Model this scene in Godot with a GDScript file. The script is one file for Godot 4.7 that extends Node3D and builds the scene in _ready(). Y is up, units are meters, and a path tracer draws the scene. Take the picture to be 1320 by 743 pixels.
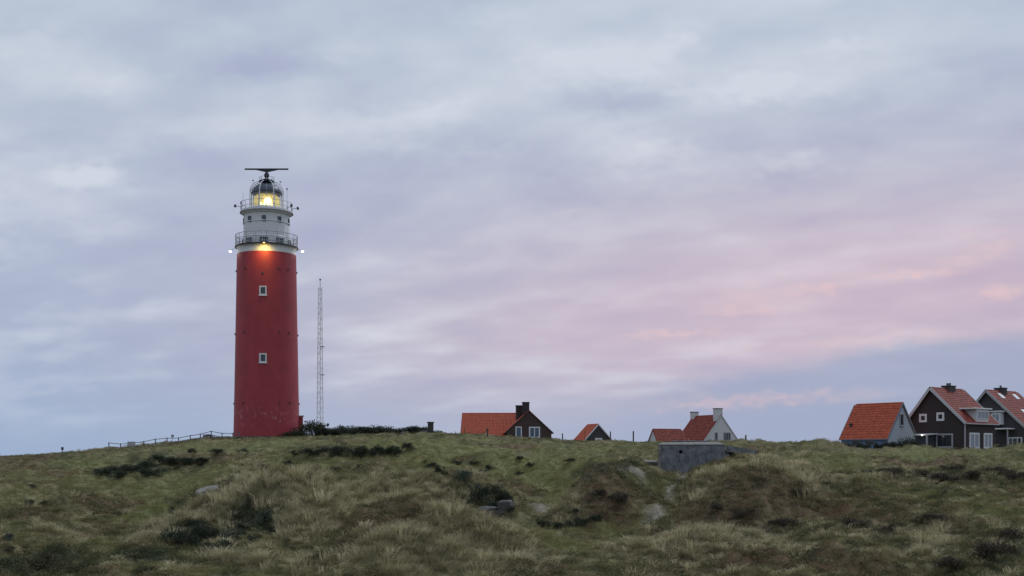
extends Node3D

# ---------------------------------------------------------------- state
var used := {}
var M := {}
var grid := PackedFloat32Array()      # coarse dune profile over (direction, log distance)
const GU := 120
const GL := 300
const U0 := -0.62
const U1 := 0.62
const L0 := 2.5
const L1 := 6.05
const FOC := 1600.0                   # focal length of the photograph in its own pixels
const HOR := 595.0                    # height of the true horizon in the photograph
var n_big := FastNoiseLite.new()
var n_mid := FastNoiseLite.new()
var n_fine := FastNoiseLite.new()
var n_patch := FastNoiseLite.new()
var n_warp := FastNoiseLite.new()
var rng := RandomNumberGenerator.new()
var patches := []                     # patches of ground cover: [u, ln d, ru, rl, kind, strength]

# ---------------------------------------------------------------- naming
func numbered(called: String) -> String:
	if not used.has(called):
		used[called] = 0
		return called
	used[called] += 1
	return "%s_%03d" % [called, used[called]]

func tag(o: Node, label: String, category: String, group := ""):
	o.set_meta("label", label)
	o.set_meta("category", category)
	if group != "":
		o.set_meta("group", group)
	return o

func thing(called: String, label: String, category: String, at := Vector3.ZERO, turn := 0.0, group := "") -> Node3D:
	var o := Node3D.new()
	o.name = numbered(called)
	add_child(o)
	o.position = at
	o.rotation.y = turn
	tag(o, label, category, group)
	return o

func part(called: String, mesh: Mesh, m: Material, parent: Node) -> MeshInstance3D:
	var o := MeshInstance3D.new()
	o.name = numbered(called) if parent == self else called
	o.mesh = mesh
	o.material_override = m
	parent.add_child(o, true)
	return o

func copy_of(o: Node3D, label := "") -> Node3D:
	var c: Node3D = o.duplicate()
	var stem: String = o.name
	c.name = numbered(stem)
	add_child(c)
	if label != "":
		c.set_meta("label", label)
	return c

# ---------------------------------------------------------------- materials
func lin(r: float, g: float, b: float) -> Color:
	return Color(r, g, b).linear_to_srgb()

func mat(c: Color, rough := 0.8, metal := 0.0) -> StandardMaterial3D:
	var m := StandardMaterial3D.new()
	m.albedo_color = c
	m.roughness = rough
	m.metallic = metal
	return m

# a paint or masonry whose tone wanders: low and high are multipliers of the colour
func mottled(c: Color, rough: float, scale: float, low: float, high: float, relief := 0.0, seed_ := 1) -> StandardMaterial3D:
	var m := mat(c, rough)
	var n := FastNoiseLite.new()
	n.seed = seed_
	n.noise_type = FastNoiseLite.TYPE_SIMPLEX_SMOOTH
	n.frequency = 0.012
	n.fractal_octaves = 5
	n.fractal_gain = 0.62
	var t := NoiseTexture2D.new()
	t.width = 512
	t.height = 512
	t.seamless = true
	t.noise = n
	var g := Gradient.new()
	g.set_color(0, Color(low, low, low))
	g.set_color(1, Color(high, high, high))
	t.color_ramp = g
	m.albedo_texture = t
	m.uv1_triplanar = true
	m.uv1_world_triplanar = true
	m.uv1_scale = Vector3.ONE * scale
	if relief > 0.0:
		var h := NoiseTexture2D.new()
		h.width = 512
		h.height = 512
		h.seamless = true
		h.noise = n
		m.heightmap_enabled = true
		m.heightmap_texture = h
		m.heightmap_scale = relief
	return m

# ---------------------------------------------------------------- mesh building
func st() -> SurfaceTool:
	var s := SurfaceTool.new()
	s.begin(Mesh.PRIMITIVE_TRIANGLES)
	s.set_smooth_group(-1)
	return s

func quad(s: SurfaceTool, a: Vector3, b: Vector3, c: Vector3, d: Vector3):
	# a b c d run anticlockwise as seen from outside
	for v in [a, c, b, a, d, c]:
		s.add_vertex(v)

func tri(s: SurfaceTool, a: Vector3, b: Vector3, c: Vector3):
	for v in [a, c, b]:
		s.add_vertex(v)

func done(s: SurfaceTool) -> ArrayMesh:
	s.generate_normals()
	return s.commit()

func box(s: SurfaceTool, c: Vector3, size: Vector3, b := Basis.IDENTITY, bevel := 0.0):
	var h := size / 2.0
	if bevel <= 0.0:
		var p := []
		for i in 8:
			p.append(c + b * Vector3(h.x * (1 if i & 1 else -1), h.y * (1 if i & 2 else -1), h.z * (1 if i & 4 else -1)))
		quad(s, p[4], p[5], p[7], p[6])
		quad(s, p[1], p[0], p[2], p[3])
		quad(s, p[5], p[1], p[3], p[7])
		quad(s, p[0], p[4], p[6], p[2])
		quad(s, p[6], p[7], p[3], p[2])
		quad(s, p[0], p[1], p[5], p[4])
		return
	# bevelled: convex hull by hand, three faces' rectangles, twelve chamfers, eight corners
	var e := Vector3(h.x - bevel, h.y - bevel, h.z - bevel)
	var axes := [Vector3.RIGHT, Vector3.UP, Vector3.BACK]
	for k in 3:
		for sg in [-1.0, 1.0]:
			var n: Vector3 = axes[k] * sg
			var u: Vector3 = axes[(k + 1) % 3]
			var v: Vector3 = axes[(k + 2) % 3]
			if sg < 0:
				var w := u
				u = v
				v = w
			var eu := absf(u.dot(e))
			var ev := absf(v.dot(e))
			var hn := absf(n.dot(h))
			quad(s, c + b * (n * hn - u * eu - v * ev), c + b * (n * hn + u * eu - v * ev), c + b * (n * hn + u * eu + v * ev), c + b * (n * hn - u * eu + v * ev))
	for k in 3:
		var a: Vector3 = axes[k]
		var u2: Vector3 = axes[(k + 1) % 3]
		var v2: Vector3 = axes[(k + 2) % 3]
		var ea := absf(a.dot(e))
		for su in [-1.0, 1.0]:
			for sv in [-1.0, 1.0]:
				var p1: Vector3 = u2 * su * absf(u2.dot(h)) + v2 * sv * absf(v2.dot(e))
				var p2: Vector3 = u2 * su * absf(u2.dot(e)) + v2 * sv * absf(v2.dot(h))
				if su * sv > 0:
					quad(s, c + b * (p1 - a * ea), c + b * (p2 - a * ea), c + b * (p2 + a * ea), c + b * (p1 + a * ea))
				else:
					quad(s, c + b * (p2 - a * ea), c + b * (p1 - a * ea), c + b * (p1 + a * ea), c + b * (p2 + a * ea))
	for sx in [-1.0, 1.0]:
		for sy in [-1.0, 1.0]:
			for sz in [-1.0, 1.0]:
				var q1 := c + b * Vector3(sx * h.x, sy * e.y, sz * e.z)
				var q2 := c + b * Vector3(sx * e.x, sy * h.y, sz * e.z)
				var q3 := c + b * Vector3(sx * e.x, sy * e.y, sz * h.z)
				if sx * sy * sz > 0:
					tri(s, q1, q2, q3)
				else:
					tri(s, q1, q3, q2)

func bar(s: SurfaceTool, a: Vector3, b: Vector3, w: float, t: float, up := Vector3.UP):
	# a rectangular bar from a to b
	var z := (b - a).normalized()
	var x := up.cross(z)
	if x.length() < 0.01:
		x = Vector3.RIGHT.cross(z)
	x = x.normalized()
	box(s, (a + b) / 2.0, Vector3(w, t, a.distance_to(b)), Basis(x, z.cross(x), z))

func tube(s: SurfaceTool, pts: Array, r0: float, r1: float, sides := 8):
	s.set_smooth_group(0)
	var rings := []
	for i in pts.size():
		var t: Vector3 = (pts[mini(i + 1, pts.size() - 1)] - pts[maxi(i - 1, 0)]).normalized()
		var x := t.cross(Vector3.UP)
		if x.length() < 0.05:
			x = t.cross(Vector3.RIGHT)
		x = x.normalized()
		var y := x.cross(t)
		var r: float = lerpf(r0, r1, float(i) / maxf(1.0, pts.size() - 1))
		var ring := []
		for k in sides:
			var a := TAU * k / sides
			ring.append(pts[i] + x * cos(a) * r + y * sin(a) * r)
		rings.append(ring)
	for i in rings.size() - 1:
		for k in sides:
			var j := (k + 1) % sides
			quad(s, rings[i][j], rings[i][k], rings[i + 1][k], rings[i + 1][j])
	s.set_smooth_group(-1)
	for k in range(1, sides - 1):
		tri(s, rings[0][0], rings[0][k], rings[0][k + 1])
		tri(s, rings[-1][0], rings[-1][k + 1], rings[-1][k])

# profile: [radius, height] from bottom to top; smooth round, edges between rows with flat = true
func lathe(s: SurfaceTool, profile: Array, sides := 64, flat := false, uv_turns := 1.0):
	for i in profile.size() - 1:
		s.set_smooth_group(-1 if flat else i)
		for k in sides:
			var a0 := TAU * (k + 0.5) / sides
			var a1 := TAU * (k + 1.5) / sides
			var r0: float = profile[i][0]
			var r1: float = profile[i + 1][0]
			var y0: float = profile[i][1]
			var y1: float = profile[i + 1][1]
			var p := [Vector3(sin(a0) * r0, y0, cos(a0) * r0), Vector3(sin(a1) * r0, y0, cos(a1) * r0), Vector3(sin(a1) * r1, y1, cos(a1) * r1), Vector3(sin(a0) * r1, y1, cos(a0) * r1)]
			var t0 := float(i) / (profile.size() - 1)
			var t1 := float(i + 1) / (profile.size() - 1)
			var w := [Vector2(k * uv_turns / sides, t0), Vector2((k + 1) * uv_turns / sides, t0), Vector2((k + 1) * uv_turns / sides, t1), Vector2(k * uv_turns / sides, t1)]
			for q in [0, 2, 1, 0, 3, 2]:
				s.set_uv(w[q])
				s.add_vertex(p[q])

func ring_of(radius: float, y: float, sides := 48) -> Array:
	var out := []
	for k in sides + 1:
		var a := TAU * k / sides
		out.append(Vector3(sin(a) * radius, y, cos(a) * radius))
	return out

# ---------------------------------------------------------------- dunes
# The lie of the land, read off along lines of sight: at [px] the ground rises as [distance, height on the photograph].
func profiles() -> Array:
	return [
		[-330, [[44, 748], [60, 705], [80, 660], [105, 626], [150, 600], [185, 604]]],
		[-120, [[44, 745], [60, 700], [80, 655], [105, 618], [150, 594], [185, 600]]],
		[0, [[44, 743], [52, 712], [62, 690], [75, 662], [90, 636], [110, 611], [130, 598], [150, 590], [180, 597]]],
		[130, [[44, 743], [55, 708], [68, 685], [80, 664], [92, 640], [105, 617], [125, 597], [150, 580], [180, 590]]],
		[200, [[44, 743], [52, 715], [57, 697], [66, 694], [80, 664], [95, 636], [110, 606], [130, 588], [152, 573], [185, 585]]],
		[265, [[44, 743], [52, 716], [57, 697], [59, 668], [61, 643], [66, 676], [78, 660], [90, 637], [105, 612], [130, 586], [155, 566], [185, 577]]],
		[350, [[44, 743], [52, 712], [57, 692], [59, 652], [61, 607], [66, 660], [78, 646], [92, 615], [108, 594], [130, 577], [155, 565], [172, 566], [200, 585]]],
		[400, [[44, 743], [50, 716], [57, 692], [60, 652], [62, 622], [64, 608], [69, 660], [80, 638], [100, 597], [128, 575], [152, 563], [172, 565], [200, 585]]],
		[470, [[44, 743], [46, 726], [48, 692], [50, 660], [52, 645], [56, 703], [64, 680], [66, 656], [68, 633], [70, 621], [75, 660], [90, 614], [108, 590], [130, 571], [156, 562], [190, 580]]],
		[540, [[44, 743], [46, 726], [48, 694], [50, 663], [52, 645], [56, 703], [67, 677], [69, 656], [71, 626], [73, 607], [78, 660], [92, 612], [110, 583], [132, 568], [160, 561], [190, 580]]],
		[600, [[44, 743], [46, 729], [48, 702], [50, 676], [52, 659], [57, 707], [68, 677], [70, 657], [72, 622], [74, 602], [79, 660], [95, 609], [112, 588], [132, 571], [160, 561], [195, 578]]],
		[650, [[44, 743], [48, 713], [52, 692], [54, 687], [60, 692], [67, 674], [70, 657], [73, 643], [76, 637], [82, 646], [98, 608], [114, 590], [134, 575], [160, 564], [195, 582]]],
		[690, [[44, 743], [50, 723], [56, 702], [64, 686], [74, 669], [86, 645], [100, 612], [116, 592], [136, 577], [160, 566], [195, 584]]],
		[720, [[44, 743], [50, 723], [58, 702], [66, 690], [70, 672], [73, 657], [78, 657], [88, 639], [102, 608], [120, 589], [140, 577], [160, 567], [195, 586]]],
		[760, [[44, 743], [52, 717], [60, 699], [66, 691], [69, 683], [71, 657], [73, 626], [75, 608], [80, 622], [94, 612], [110, 598], [130, 584], [156, 570], [195, 586]]],
		[820, [[44, 743], [52, 717], [60, 700], [66, 691], [70, 684], [72, 656], [75, 625], [79, 605], [84, 603], [90, 603], [110, 593], [130, 581], [153, 571], [190, 588]]],
		[865, [[44, 743], [52, 717], [60, 698], [66, 685], [71, 666], [76, 642], [81, 622], [85, 614], [92, 612], [112, 593], [132, 580], [152, 571], [190, 588]]],
		[910, [[44, 743], [50, 720], [56, 704], [62, 691], [66, 683], [69, 652], [72, 628], [77, 614], [84, 607], [92, 603], [106, 591], [125, 579], [150, 571], [190, 588]]],
		[940, [[44, 743], [50, 717], [56, 701], [61, 689], [65, 681], [68, 647], [71, 620], [76, 607], [82, 601], [88, 599], [98, 595], [120, 580], [150, 571], [190, 587]]],
		[975, [[44, 743], [50, 715], [56, 700], [60, 690], [64, 680], [67, 642], [70, 614], [74, 602], [79, 595], [88, 598], [98, 595], [120, 579], [140, 571], [170, 585]]],
		[1040, [[44, 743], [50, 713], [56, 697], [62, 685], [66, 673], [69, 647], [72, 622], [77, 605], [84, 613], [98, 601], [120, 579], [138, 574], [160, 584]]],
		[1120, [[44, 743], [50, 709], [58, 683], [66, 657], [74, 632], [80, 618], [86, 625], [98, 607], [112, 595], [130, 582], [145, 585], [190, 597]]],
		[1200, [[44, 743], [52, 703], [62, 670], [72, 642], [82, 624], [88, 620], [94, 617], [104, 602], [114, 591], [128, 582], [145, 585], [190, 598]]],
		[1320, [[44, 743], [52, 703], [62, 670], [74, 640], [84, 620], [92, 608], [104, 593], [124, 579], [142, 583], [190, 598]]],
		[1450, [[44, 743], [60, 680], [80, 630], [100, 600], [124, 580], [145, 583], [190, 598]]],
		[1650, [[44, 743], [60, 685], [80, 636], [105, 602], [128, 582], [150, 586], [190, 598]]],
	]

func kernel(a: Vector2, b: Vector2) -> float:
	var dx := (a.x - b.x) * 3.0
	var dy := a.y - b.y
	return sqrt(dx * dx + dy * dy + 0.0008)

func solve_dunes():
	var pts := PackedVector2Array()
	var val := PackedFloat64Array()
	for p in profiles():
		var u: float = (p[0] - 660.0) / FOC
		for q in p[1]:
			pts.append(Vector2(u, log(q[0])))
			val.append(q[1])
		for q in [[12.0, 872.0], [20.0, 835.0], [32.0, 785.0], [260.0, 600.0], [400.0, 602.0]]:
			if q[0] > 200.0 or q[0] == 20.0 or int(p[0]) % 4 == 0:
				pts.append(Vector2(u, log(q[0])))
				val.append(q[1])
	# heights are interpolated as lines of sight; take out the steep near part first
	var n := pts.size()
	for i in n:
		val[i] -= trend(pts[i].y)
	var a := []
	for i in n:
		var row := PackedFloat64Array()
		row.resize(n + 1)
		for j in n:
			row[j] = kernel(pts[i], pts[j])
		row[n] = val[i]
		a.append(row)
	for c in n:
		var best := c
		for r in range(c + 1, n):
			if absf(a[r][c]) > absf(a[best][c]):
				best = r
		var swap = a[c]
		a[c] = a[best]
		a[best] = swap
		var pr: PackedFloat64Array = a[c]
		var inv := 1.0 / pr[c]
		for r in range(c + 1, n):
			var rr: PackedFloat64Array = a[r]
			var f := rr[c] * inv
			if f == 0.0:
				continue
			for k in range(c, n + 1):
				rr[k] -= f * pr[k]
			a[r] = rr
	var w := PackedFloat64Array()
	w.resize(n)
	for c in range(n - 1, -1, -1):
		var sum: float = a[c][n]
		for k in range(c + 1, n):
			sum -= a[c][k] * w[k]
		w[c] = sum / a[c][c]
	grid.resize(GU * GL)
	for i in GU:
		var u := lerpf(U0, U1, float(i) / (GU - 1))
		for j in GL:
			var l := lerpf(L0, L1, float(j) / (GL - 1))
			var sum := 0.0
			for k in n:
				var p := pts[k]
				var dx := (u - p.x) * 3.0
				var dy := l - p.y
				sum += w[k] * sqrt(dx * dx + dy * dy + 0.0008)
			grid[i * GL + j] = sum + trend(l)

func trend(l: float) -> float:
	return 580.0 + 3.6 * FOC / exp(l)

func sight(u: float, l: float) -> float:
	var x := clampf((u - U0) / (U1 - U0), 0.0, 1.0) * (GU - 1.001)
	var y := clampf((l - L0) / (L1 - L0), 0.0, 1.0) * (GL - 1.001)
	var i := int(x)
	var j := int(y)
	var fx := x - i
	var fy := y - j
	fx = fx * fx * (3.0 - 2.0 * fx) * 0.5 + fx * 0.5
	var k := i * GL + j
	return lerpf(lerpf(grid[k], grid[k + 1], fy), lerpf(grid[k + GL], grid[k + GL + 1], fy), fx)

func ground(x: float, z: float) -> float:
	var r := sqrt(x * x + z * z)
	var th := atan2(x, -z)
	var tc := clampf(th, -0.55, 0.55)
	var d := maxf(r * cos(tc), 1.0)
	var dd := minf(d, 400.0)
	var dn := maxf(dd, 13.0)
	var y := -(sight(tan(tc), log(dn)) - HOR) / FOC * dn
	if dd < 13.0:
		y = lerpf(-1.65, y, smoothstep(1.0, 13.0, dd))
	if d > 400.0:
		y = lerpf(y, -18.0, smoothstep(400.0, 1200.0, d))
	if absf(th) > 0.55:
		y = lerpf(y, -2.4 + 0.6 * n_big.get_noise_2d(x, z), smoothstep(0.55, 1.3, absf(th)) * smoothstep(10.0, 40.0, r))
	# hummocks of blown sand held by the grass
	var k := smoothstep(8.0, 25.0, r) * (1.0 - 0.6 * smoothstep(120.0, 150.0, d))
	var h := n_mid.get_noise_2d(x, z)
	var bk := Vector2((x - 13.8) * 0.75, z + 86.0).length()
	k *= smoothstep(2.0, 6.5, bk) * 0.85 + 0.15
	y += (0.25 + 0.75 * smoothstep(78.0, 88.0, d) * (1.0 - smoothstep(118.0, 135.0, d))) * n_big.get_noise_2d(x * 1.6 + 40.0, z * 1.6) * smoothstep(20.0, 40.0, d) * smoothstep(6.0, 14.0, bk)
	y += k * (0.2 * n_big.get_noise_2d(x * 2.2, z * 2.2) + 0.85 * h * (0.55 + 1.1 * absf(h)) + 0.34 * n_fine.get_noise_2d(x * 0.8, z * 0.8))
	return y

func on_ground(x: float, z: float, sink := 0.0) -> Vector3:
	return Vector3(x, ground(x, z) - sink, z)

# where the line of sight through a point of the photograph meets the dunes
func hit(px: float, py: float, from := 18.0, to := 175.0) -> Vector3:
	var u := (px - 660.0) / FOC
	var d := from
	while d < to:
		var y := ground(u * d, -d)
		if HOR - y * FOC / d <= py:
			break
		d *= 1.006
	return Vector3(u * d, ground(u * d, -d), -d)

func at(px: float, d: float) -> Vector3:
	var x := (px - 660.0) / FOC * d
	return Vector3(x, ground(x, -d), -d)

func height_of(py: float, d: float) -> float:
	return (HOR - py) / FOC * d

# ---------------------------------------------------------------- ground cover
func bucket(u: float) -> int:
	return int((u + 0.7) / 0.02)

func add_patches():
	for i in 71:
		patches.append([])
	var list := {
		"sand": [[266, 636, 15, 5, 1.6], [62, 637, 6, 3, .8], [703, 657, 20, 12, 1.1], [735, 726, 50, 6, .8], [690, 733, 30, 4, .6], [800, 722, 30, 5, .5], [668, 586, 22, 2.5, .9], [778, 589, 16, 3, .8], [1135, 624, 22, 4, .55], [1085, 612, 14, 4, .5], [1003, 588, 14, 3.5, .8], [815, 603, 30, 6, .9], [760, 612, 26, 4, .6], [820, 683, 30, 4, .6], [965, 612, 8, 4, .6]],
		"turf": [[712, 702, 45, 12, 1.2], [722, 632, 26, 24, .9], [790, 690, 40, 6, .7], [270, 622, 70, 16, .9], [200, 670, 70, 16, .8], [690, 600, 40, 12, .6], [120, 575, 120, 8, .6], [560, 575, 90, 10, .6]],
		"heath": [[775, 640, 50, 28, 1.1], [435, 674, 40, 10, 1.4], [485, 664, 40, 9, 1.5], [535, 664, 40, 8, 1.4], [470, 690, 50, 8, .8], [950, 650, 90, 36, .9], [1100, 655, 100, 24, .8], [720, 742, 60, 8, .7], [130, 655, 70, 10, .9], [1060, 735, 160, 12, .9], [780, 610, 30, 8, .7], [1250, 650, 60, 12, .5], [40, 600, 30, 6, .4], [1000, 735, 40, 10, .6]],
		"marram": [[380, 628, 70, 14, 1.1], [330, 622, 40, 10, 1.1], [592, 622, 36, 10, 1.1], [640, 694, 90, 16, 1.0], [540, 720, 90, 18, .9], [930, 690, 120, 12, 1.1], [1195, 708, 34, 16, 1.2], [340, 722, 70, 14, 1.0], [860, 702, 60, 10, .9], [440, 642, 70, 10, 1.0], [520, 640, 40, 8, .9], [60, 690, 60, 10, .6], [1130, 600, 100, 6, .5], [1010, 605, 50, 8, .6], [640, 735, 60, 10, .8], [180, 580, 80, 6, .5]],
		"dark": [[250, 695, 60, 20, 1.0], [310, 678, 40, 12, .8], [160, 608, 60, 8, .8], [50, 728, 70, 14, 1.0], [635, 640, 34, 14, 1.0], [1230, 612, 110, 10, .8], [1290, 705, 50, 26, .9], [980, 672, 60, 10, .7], [740, 672, 26, 6, .9], [1190, 680, 90, 10, .6], [180, 722, 60, 10, .6], [450, 582, 70, 6, .6]],
	}
	# the trodden path between the mounds
	for c in [[886, 612, 1.0], [880, 619, 1.0], [874, 627, .9], [868, 636, .7], [861, 646, .95], [853, 656, .85], [843, 666, .9], [828, 677, .9], [806, 688, .8], [780, 699, .8], [756, 711, .8]]:
		list.sand.append([c[0], c[1], 9, 5, c[2]])
	# straw rims where the grass stands up along the crests
	for c in [[180, 690], [215, 673], [250, 657], [285, 643], [320, 630], [355, 619], [385, 620], [415, 627], [500, 640], [530, 627], [560, 620], [595, 617], [625, 624], [380, 690], [410, 677], [565, 669], [605, 677], [650, 690], [730, 655], [745, 634], [905, 615], [940, 606], [975, 600], [1010, 603], [1045, 609], [1085, 616]]:
		list.marram.append([c[0], c[1] + 3, 22, 5, 1.35])
	# short turf on the open ground round the lighthouse and before the houses
	for c in [[40, 606, 60, 8], [110, 592, 60, 7], [90, 620, 50, 6], [240, 578, 60, 6], [330, 572, 60, 5], [330, 596, 50, 7], [430, 597, 40, 6], [480, 575, 60, 6], [540, 592, 50, 7], [600, 580, 50, 7], [640, 598, 40, 6], [700, 580, 50, 6], [760, 583, 50, 5], [780, 597, 40, 4], [1090, 590, 50, 5], [1180, 588, 60, 4], [1260, 586, 50, 4]]:
		list.turf.append([c[0], c[1], c[2], c[3], 0.5])
	for c in [[30, 592, 40, 4], [75, 612, 40, 5], [300, 588, 40, 4], [520, 600, 40, 4], [590, 596, 30, 4], [660, 575, 40, 3], [740, 600, 30, 4], [1140, 596, 50, 4], [1240, 596, 50, 4]]:
		list.heath.append([c[0], c[1], c[2], c[3], 0.55])
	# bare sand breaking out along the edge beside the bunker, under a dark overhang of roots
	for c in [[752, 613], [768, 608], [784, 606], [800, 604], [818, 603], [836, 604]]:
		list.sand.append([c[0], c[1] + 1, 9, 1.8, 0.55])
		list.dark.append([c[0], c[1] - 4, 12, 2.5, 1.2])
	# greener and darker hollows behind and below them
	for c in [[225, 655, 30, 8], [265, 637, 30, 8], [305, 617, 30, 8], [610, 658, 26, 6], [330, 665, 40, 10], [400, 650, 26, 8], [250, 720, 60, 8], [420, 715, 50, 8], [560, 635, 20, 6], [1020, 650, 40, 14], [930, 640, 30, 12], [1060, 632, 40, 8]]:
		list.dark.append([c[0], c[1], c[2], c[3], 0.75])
	for kind in list:
		for b in list[kind]:
			var c := hit(b[0], b[1])
			var up := hit(b[0], b[1] - b[3])
			var low := hit(b[0], b[1] + b[3])
			var ld := log(-c.z)
			var rl := clampf((log(-up.z) - log(-low.z)) * 0.5, 0.03, 0.35)
			var p := [(b[0] - 660.0) / FOC, ld, b[2] / FOC, rl, kind, b[4]]
			for q in range(maxi(0, bucket(p[0] - 2.0 * p[2])), mini(patches.size() - 1, bucket(p[0] + 2.0 * p[2])) + 1):
				patches[q].append(p)

# shares of the five kinds of cover at a point
func cover(x: float, z: float) -> Dictionary:
	var wx := x + 0.5 * n_warp.get_noise_2d(x, z)
	var wz := z + 0.5 * n_warp.get_noise_2d(x + 300.0, z)
	var a := n_patch.get_noise_2d(wx, wz)
	var b := n_patch.get_noise_2d(wx * 2.3 + 700.0, wz * 2.3)
	var c := n_patch.get_noise_2d(wx * 1.6, wz * 1.6 + 900.0)
	var f := n_fine.get_noise_2d(x * 0.9 + 50.0, z * 0.9)
	var g := n_fine.get_noise_2d(x * 0.6 + 150.0, z * 0.6 + 80.0)
	var s := {"sand": -0.8 + 0.5 * c, "turf": 0.30 + 0.4 * a + 0.25 * g, "heath": 0.16 + 0.5 * b - 0.3 * a + 0.55 * g, "marram": 0.13 + 0.45 * c + 0.75 * f, "dark": 0.08 + 0.4 * a - 0.5 * c - 0.65 * f}
	if -z > 5.0:
		var u := wx / -wz
		var l := log(-wz)
		for p in patches[clampi(bucket(u), 0, patches.size() - 1)]:
			var du: float = (u - p[0]) / p[2]
			if absf(du) > 2.0:
				continue
			var dl: float = (l - p[1]) / p[3]
			var q := du * du + dl * dl
			if q < 4.0:
				s[p[4]] += p[5] * exp(-q) * (1.5 if p[4] == "sand" else 0.85)
	return s

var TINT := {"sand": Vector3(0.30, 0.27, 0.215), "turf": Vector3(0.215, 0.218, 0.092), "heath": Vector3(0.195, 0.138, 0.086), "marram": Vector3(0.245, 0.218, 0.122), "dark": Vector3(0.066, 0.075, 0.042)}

func strongest(s: Dictionary) -> String:
	var best := "turf"
	for k in s:
		if s[k] > s[best]:
			best = k
	return best

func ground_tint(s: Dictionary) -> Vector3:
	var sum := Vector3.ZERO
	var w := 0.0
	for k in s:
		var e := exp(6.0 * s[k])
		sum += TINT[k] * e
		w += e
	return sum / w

func build_terrain():
	var ths := PackedFloat32Array()
	var k := -PI
	while k < -0.56:
		ths.append(k)
		k += 0.08
	var fine := 640
	for i in fine + 1:
		ths.append(lerpf(-0.56, 0.56, float(i) / fine))
	k = 0.62
	while k < PI:
		ths.append(k)
		k += 0.08
	ths.append(PI)
	var rs := PackedFloat32Array()
	var r := 0.4
	while r < 4500.0:
		rs.append(r)
		r *= 1.15 if r < 12.0 else (1.0095 if r < 215.0 else 1.12)
	var v := PackedVector3Array()
	var c := PackedColorArray()
	var idx := PackedInt32Array()
	var w := rs.size()
	for th in ths:
		for rr in rs:
			var x: float = sin(th) * rr
			var z: float = -cos(th) * rr
			v.append(Vector3(x, ground(x, z), z))
			if absf(th) < 0.6 and rr > 14.0 and rr < 230.0:
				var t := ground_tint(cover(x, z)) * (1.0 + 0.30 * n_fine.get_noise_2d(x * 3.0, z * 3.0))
				c.append(Color(t.x, t.y, t.z))
			else:
				c.append(Color(0.12, 0.115, 0.065))
	for i in ths.size() - 1:
		for j in w - 1:
			var a := i * w + j
			idx.append_array([a, a + 1, a + w, a + 1, a + w + 1, a + w])
	var nor := PackedVector3Array()
	nor.resize(v.size())
	for i in ths.size():
		for j in w:
			var a := v[mini(i + 1, ths.size() - 1) * w + j] - v[maxi(i - 1, 0) * w + j]
			var b := v[i * w + mini(j + 1, w - 1)] - v[i * w + maxi(j - 1, 0)]
			nor[i * w + j] = a.cross(b).normalized() * -1.0
			if nor[i * w + j].y < 0.0:
				nor[i * w + j] *= -1.0
	var arr := []
	arr.resize(Mesh.ARRAY_MAX)
	arr[Mesh.ARRAY_VERTEX] = v
	arr[Mesh.ARRAY_NORMAL] = nor
	arr[Mesh.ARRAY_COLOR] = c
	arr[Mesh.ARRAY_INDEX] = idx
	var am := ArrayMesh.new()
	am.add_surface_from_arrays(Mesh.PRIMITIVE_TRIANGLES, arr)
	var m := mottled(Color(1, 1, 1), 1.0, 0.35, 0.62, 1.0, 3.0, 11)
	m.vertex_color_use_as_albedo = true
	m.metallic_specular = 0.2
	var o := part("dunes", am, m, self)
	o.set_meta("kind", "structure")
	o.set_meta("label", "rolling grassy sand dunes")

# a tuft of curved blades; lean bends them with the wind
func tuft_mesh(blades: int, spread: float, tall: float, width: float, droop: float, seed_: int) -> ArrayMesh:
	var g := RandomNumberGenerator.new()
	g.seed = seed_
	var v := PackedVector3Array()
	var n := PackedVector3Array()
	var c := PackedColorArray()
	for i in blades:
		var a := g.randf() * TAU
		var rad := sqrt(g.randf()) * spread
		var foot := Vector3(cos(a) * rad, -0.03, sin(a) * rad)
		var out := Vector3(cos(a), 0, sin(a)) * (0.35 + 0.65 * rad / spread) + Vector3(0.22, 0, 0.05) + Vector3(g.randfn(0, .25), 0, g.randfn(0, .25))
		var h := tall * g.randf_range(0.55, 1.1)
		var dr := droop * g.randf_range(0.5, 1.3)
		var p1 := foot + Vector3(0, h * 0.62, 0) + out * h * 0.28 * dr
		var p2 := foot + Vector3(0, h * (1.0 - 0.28 * dr), 0) + out * h * 0.85 * dr
		var side := Vector3(-sin(a + g.randfn(0, .8)), 0, cos(a + g.randfn(0, .8))).normalized() * width * g.randf_range(0.7, 1.3)
		var t := g.randf_range(0.68, 1.32)
		var warm := g.randf_range(-0.08, 0.10)
		var col := Color(t * (1.0 + warm), t, t * (1.0 - warm))
		var q := [foot - side, foot + side, p1 + side * 0.8, p1 - side * 0.8]
		var low := side.cross(p1 - foot).normalized()
		var high := side.cross(p2 - p1).normalized()
		for z in [q[0], q[2], q[1], q[0], q[3], q[2], q[3], p2, q[2]]:
			v.append(z)
			c.append(col)
		for z in 9:
			n.append(low if z < 6 else high)
	var arr := []
	arr.resize(Mesh.ARRAY_MAX)
	arr[Mesh.ARRAY_VERTEX] = v
	arr[Mesh.ARRAY_NORMAL] = n
	arr[Mesh.ARRAY_COLOR] = c
	var am := ArrayMesh.new()
	am.add_surface_from_arrays(Mesh.PRIMITIVE_TRIANGLES, arr)
	return am

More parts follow.
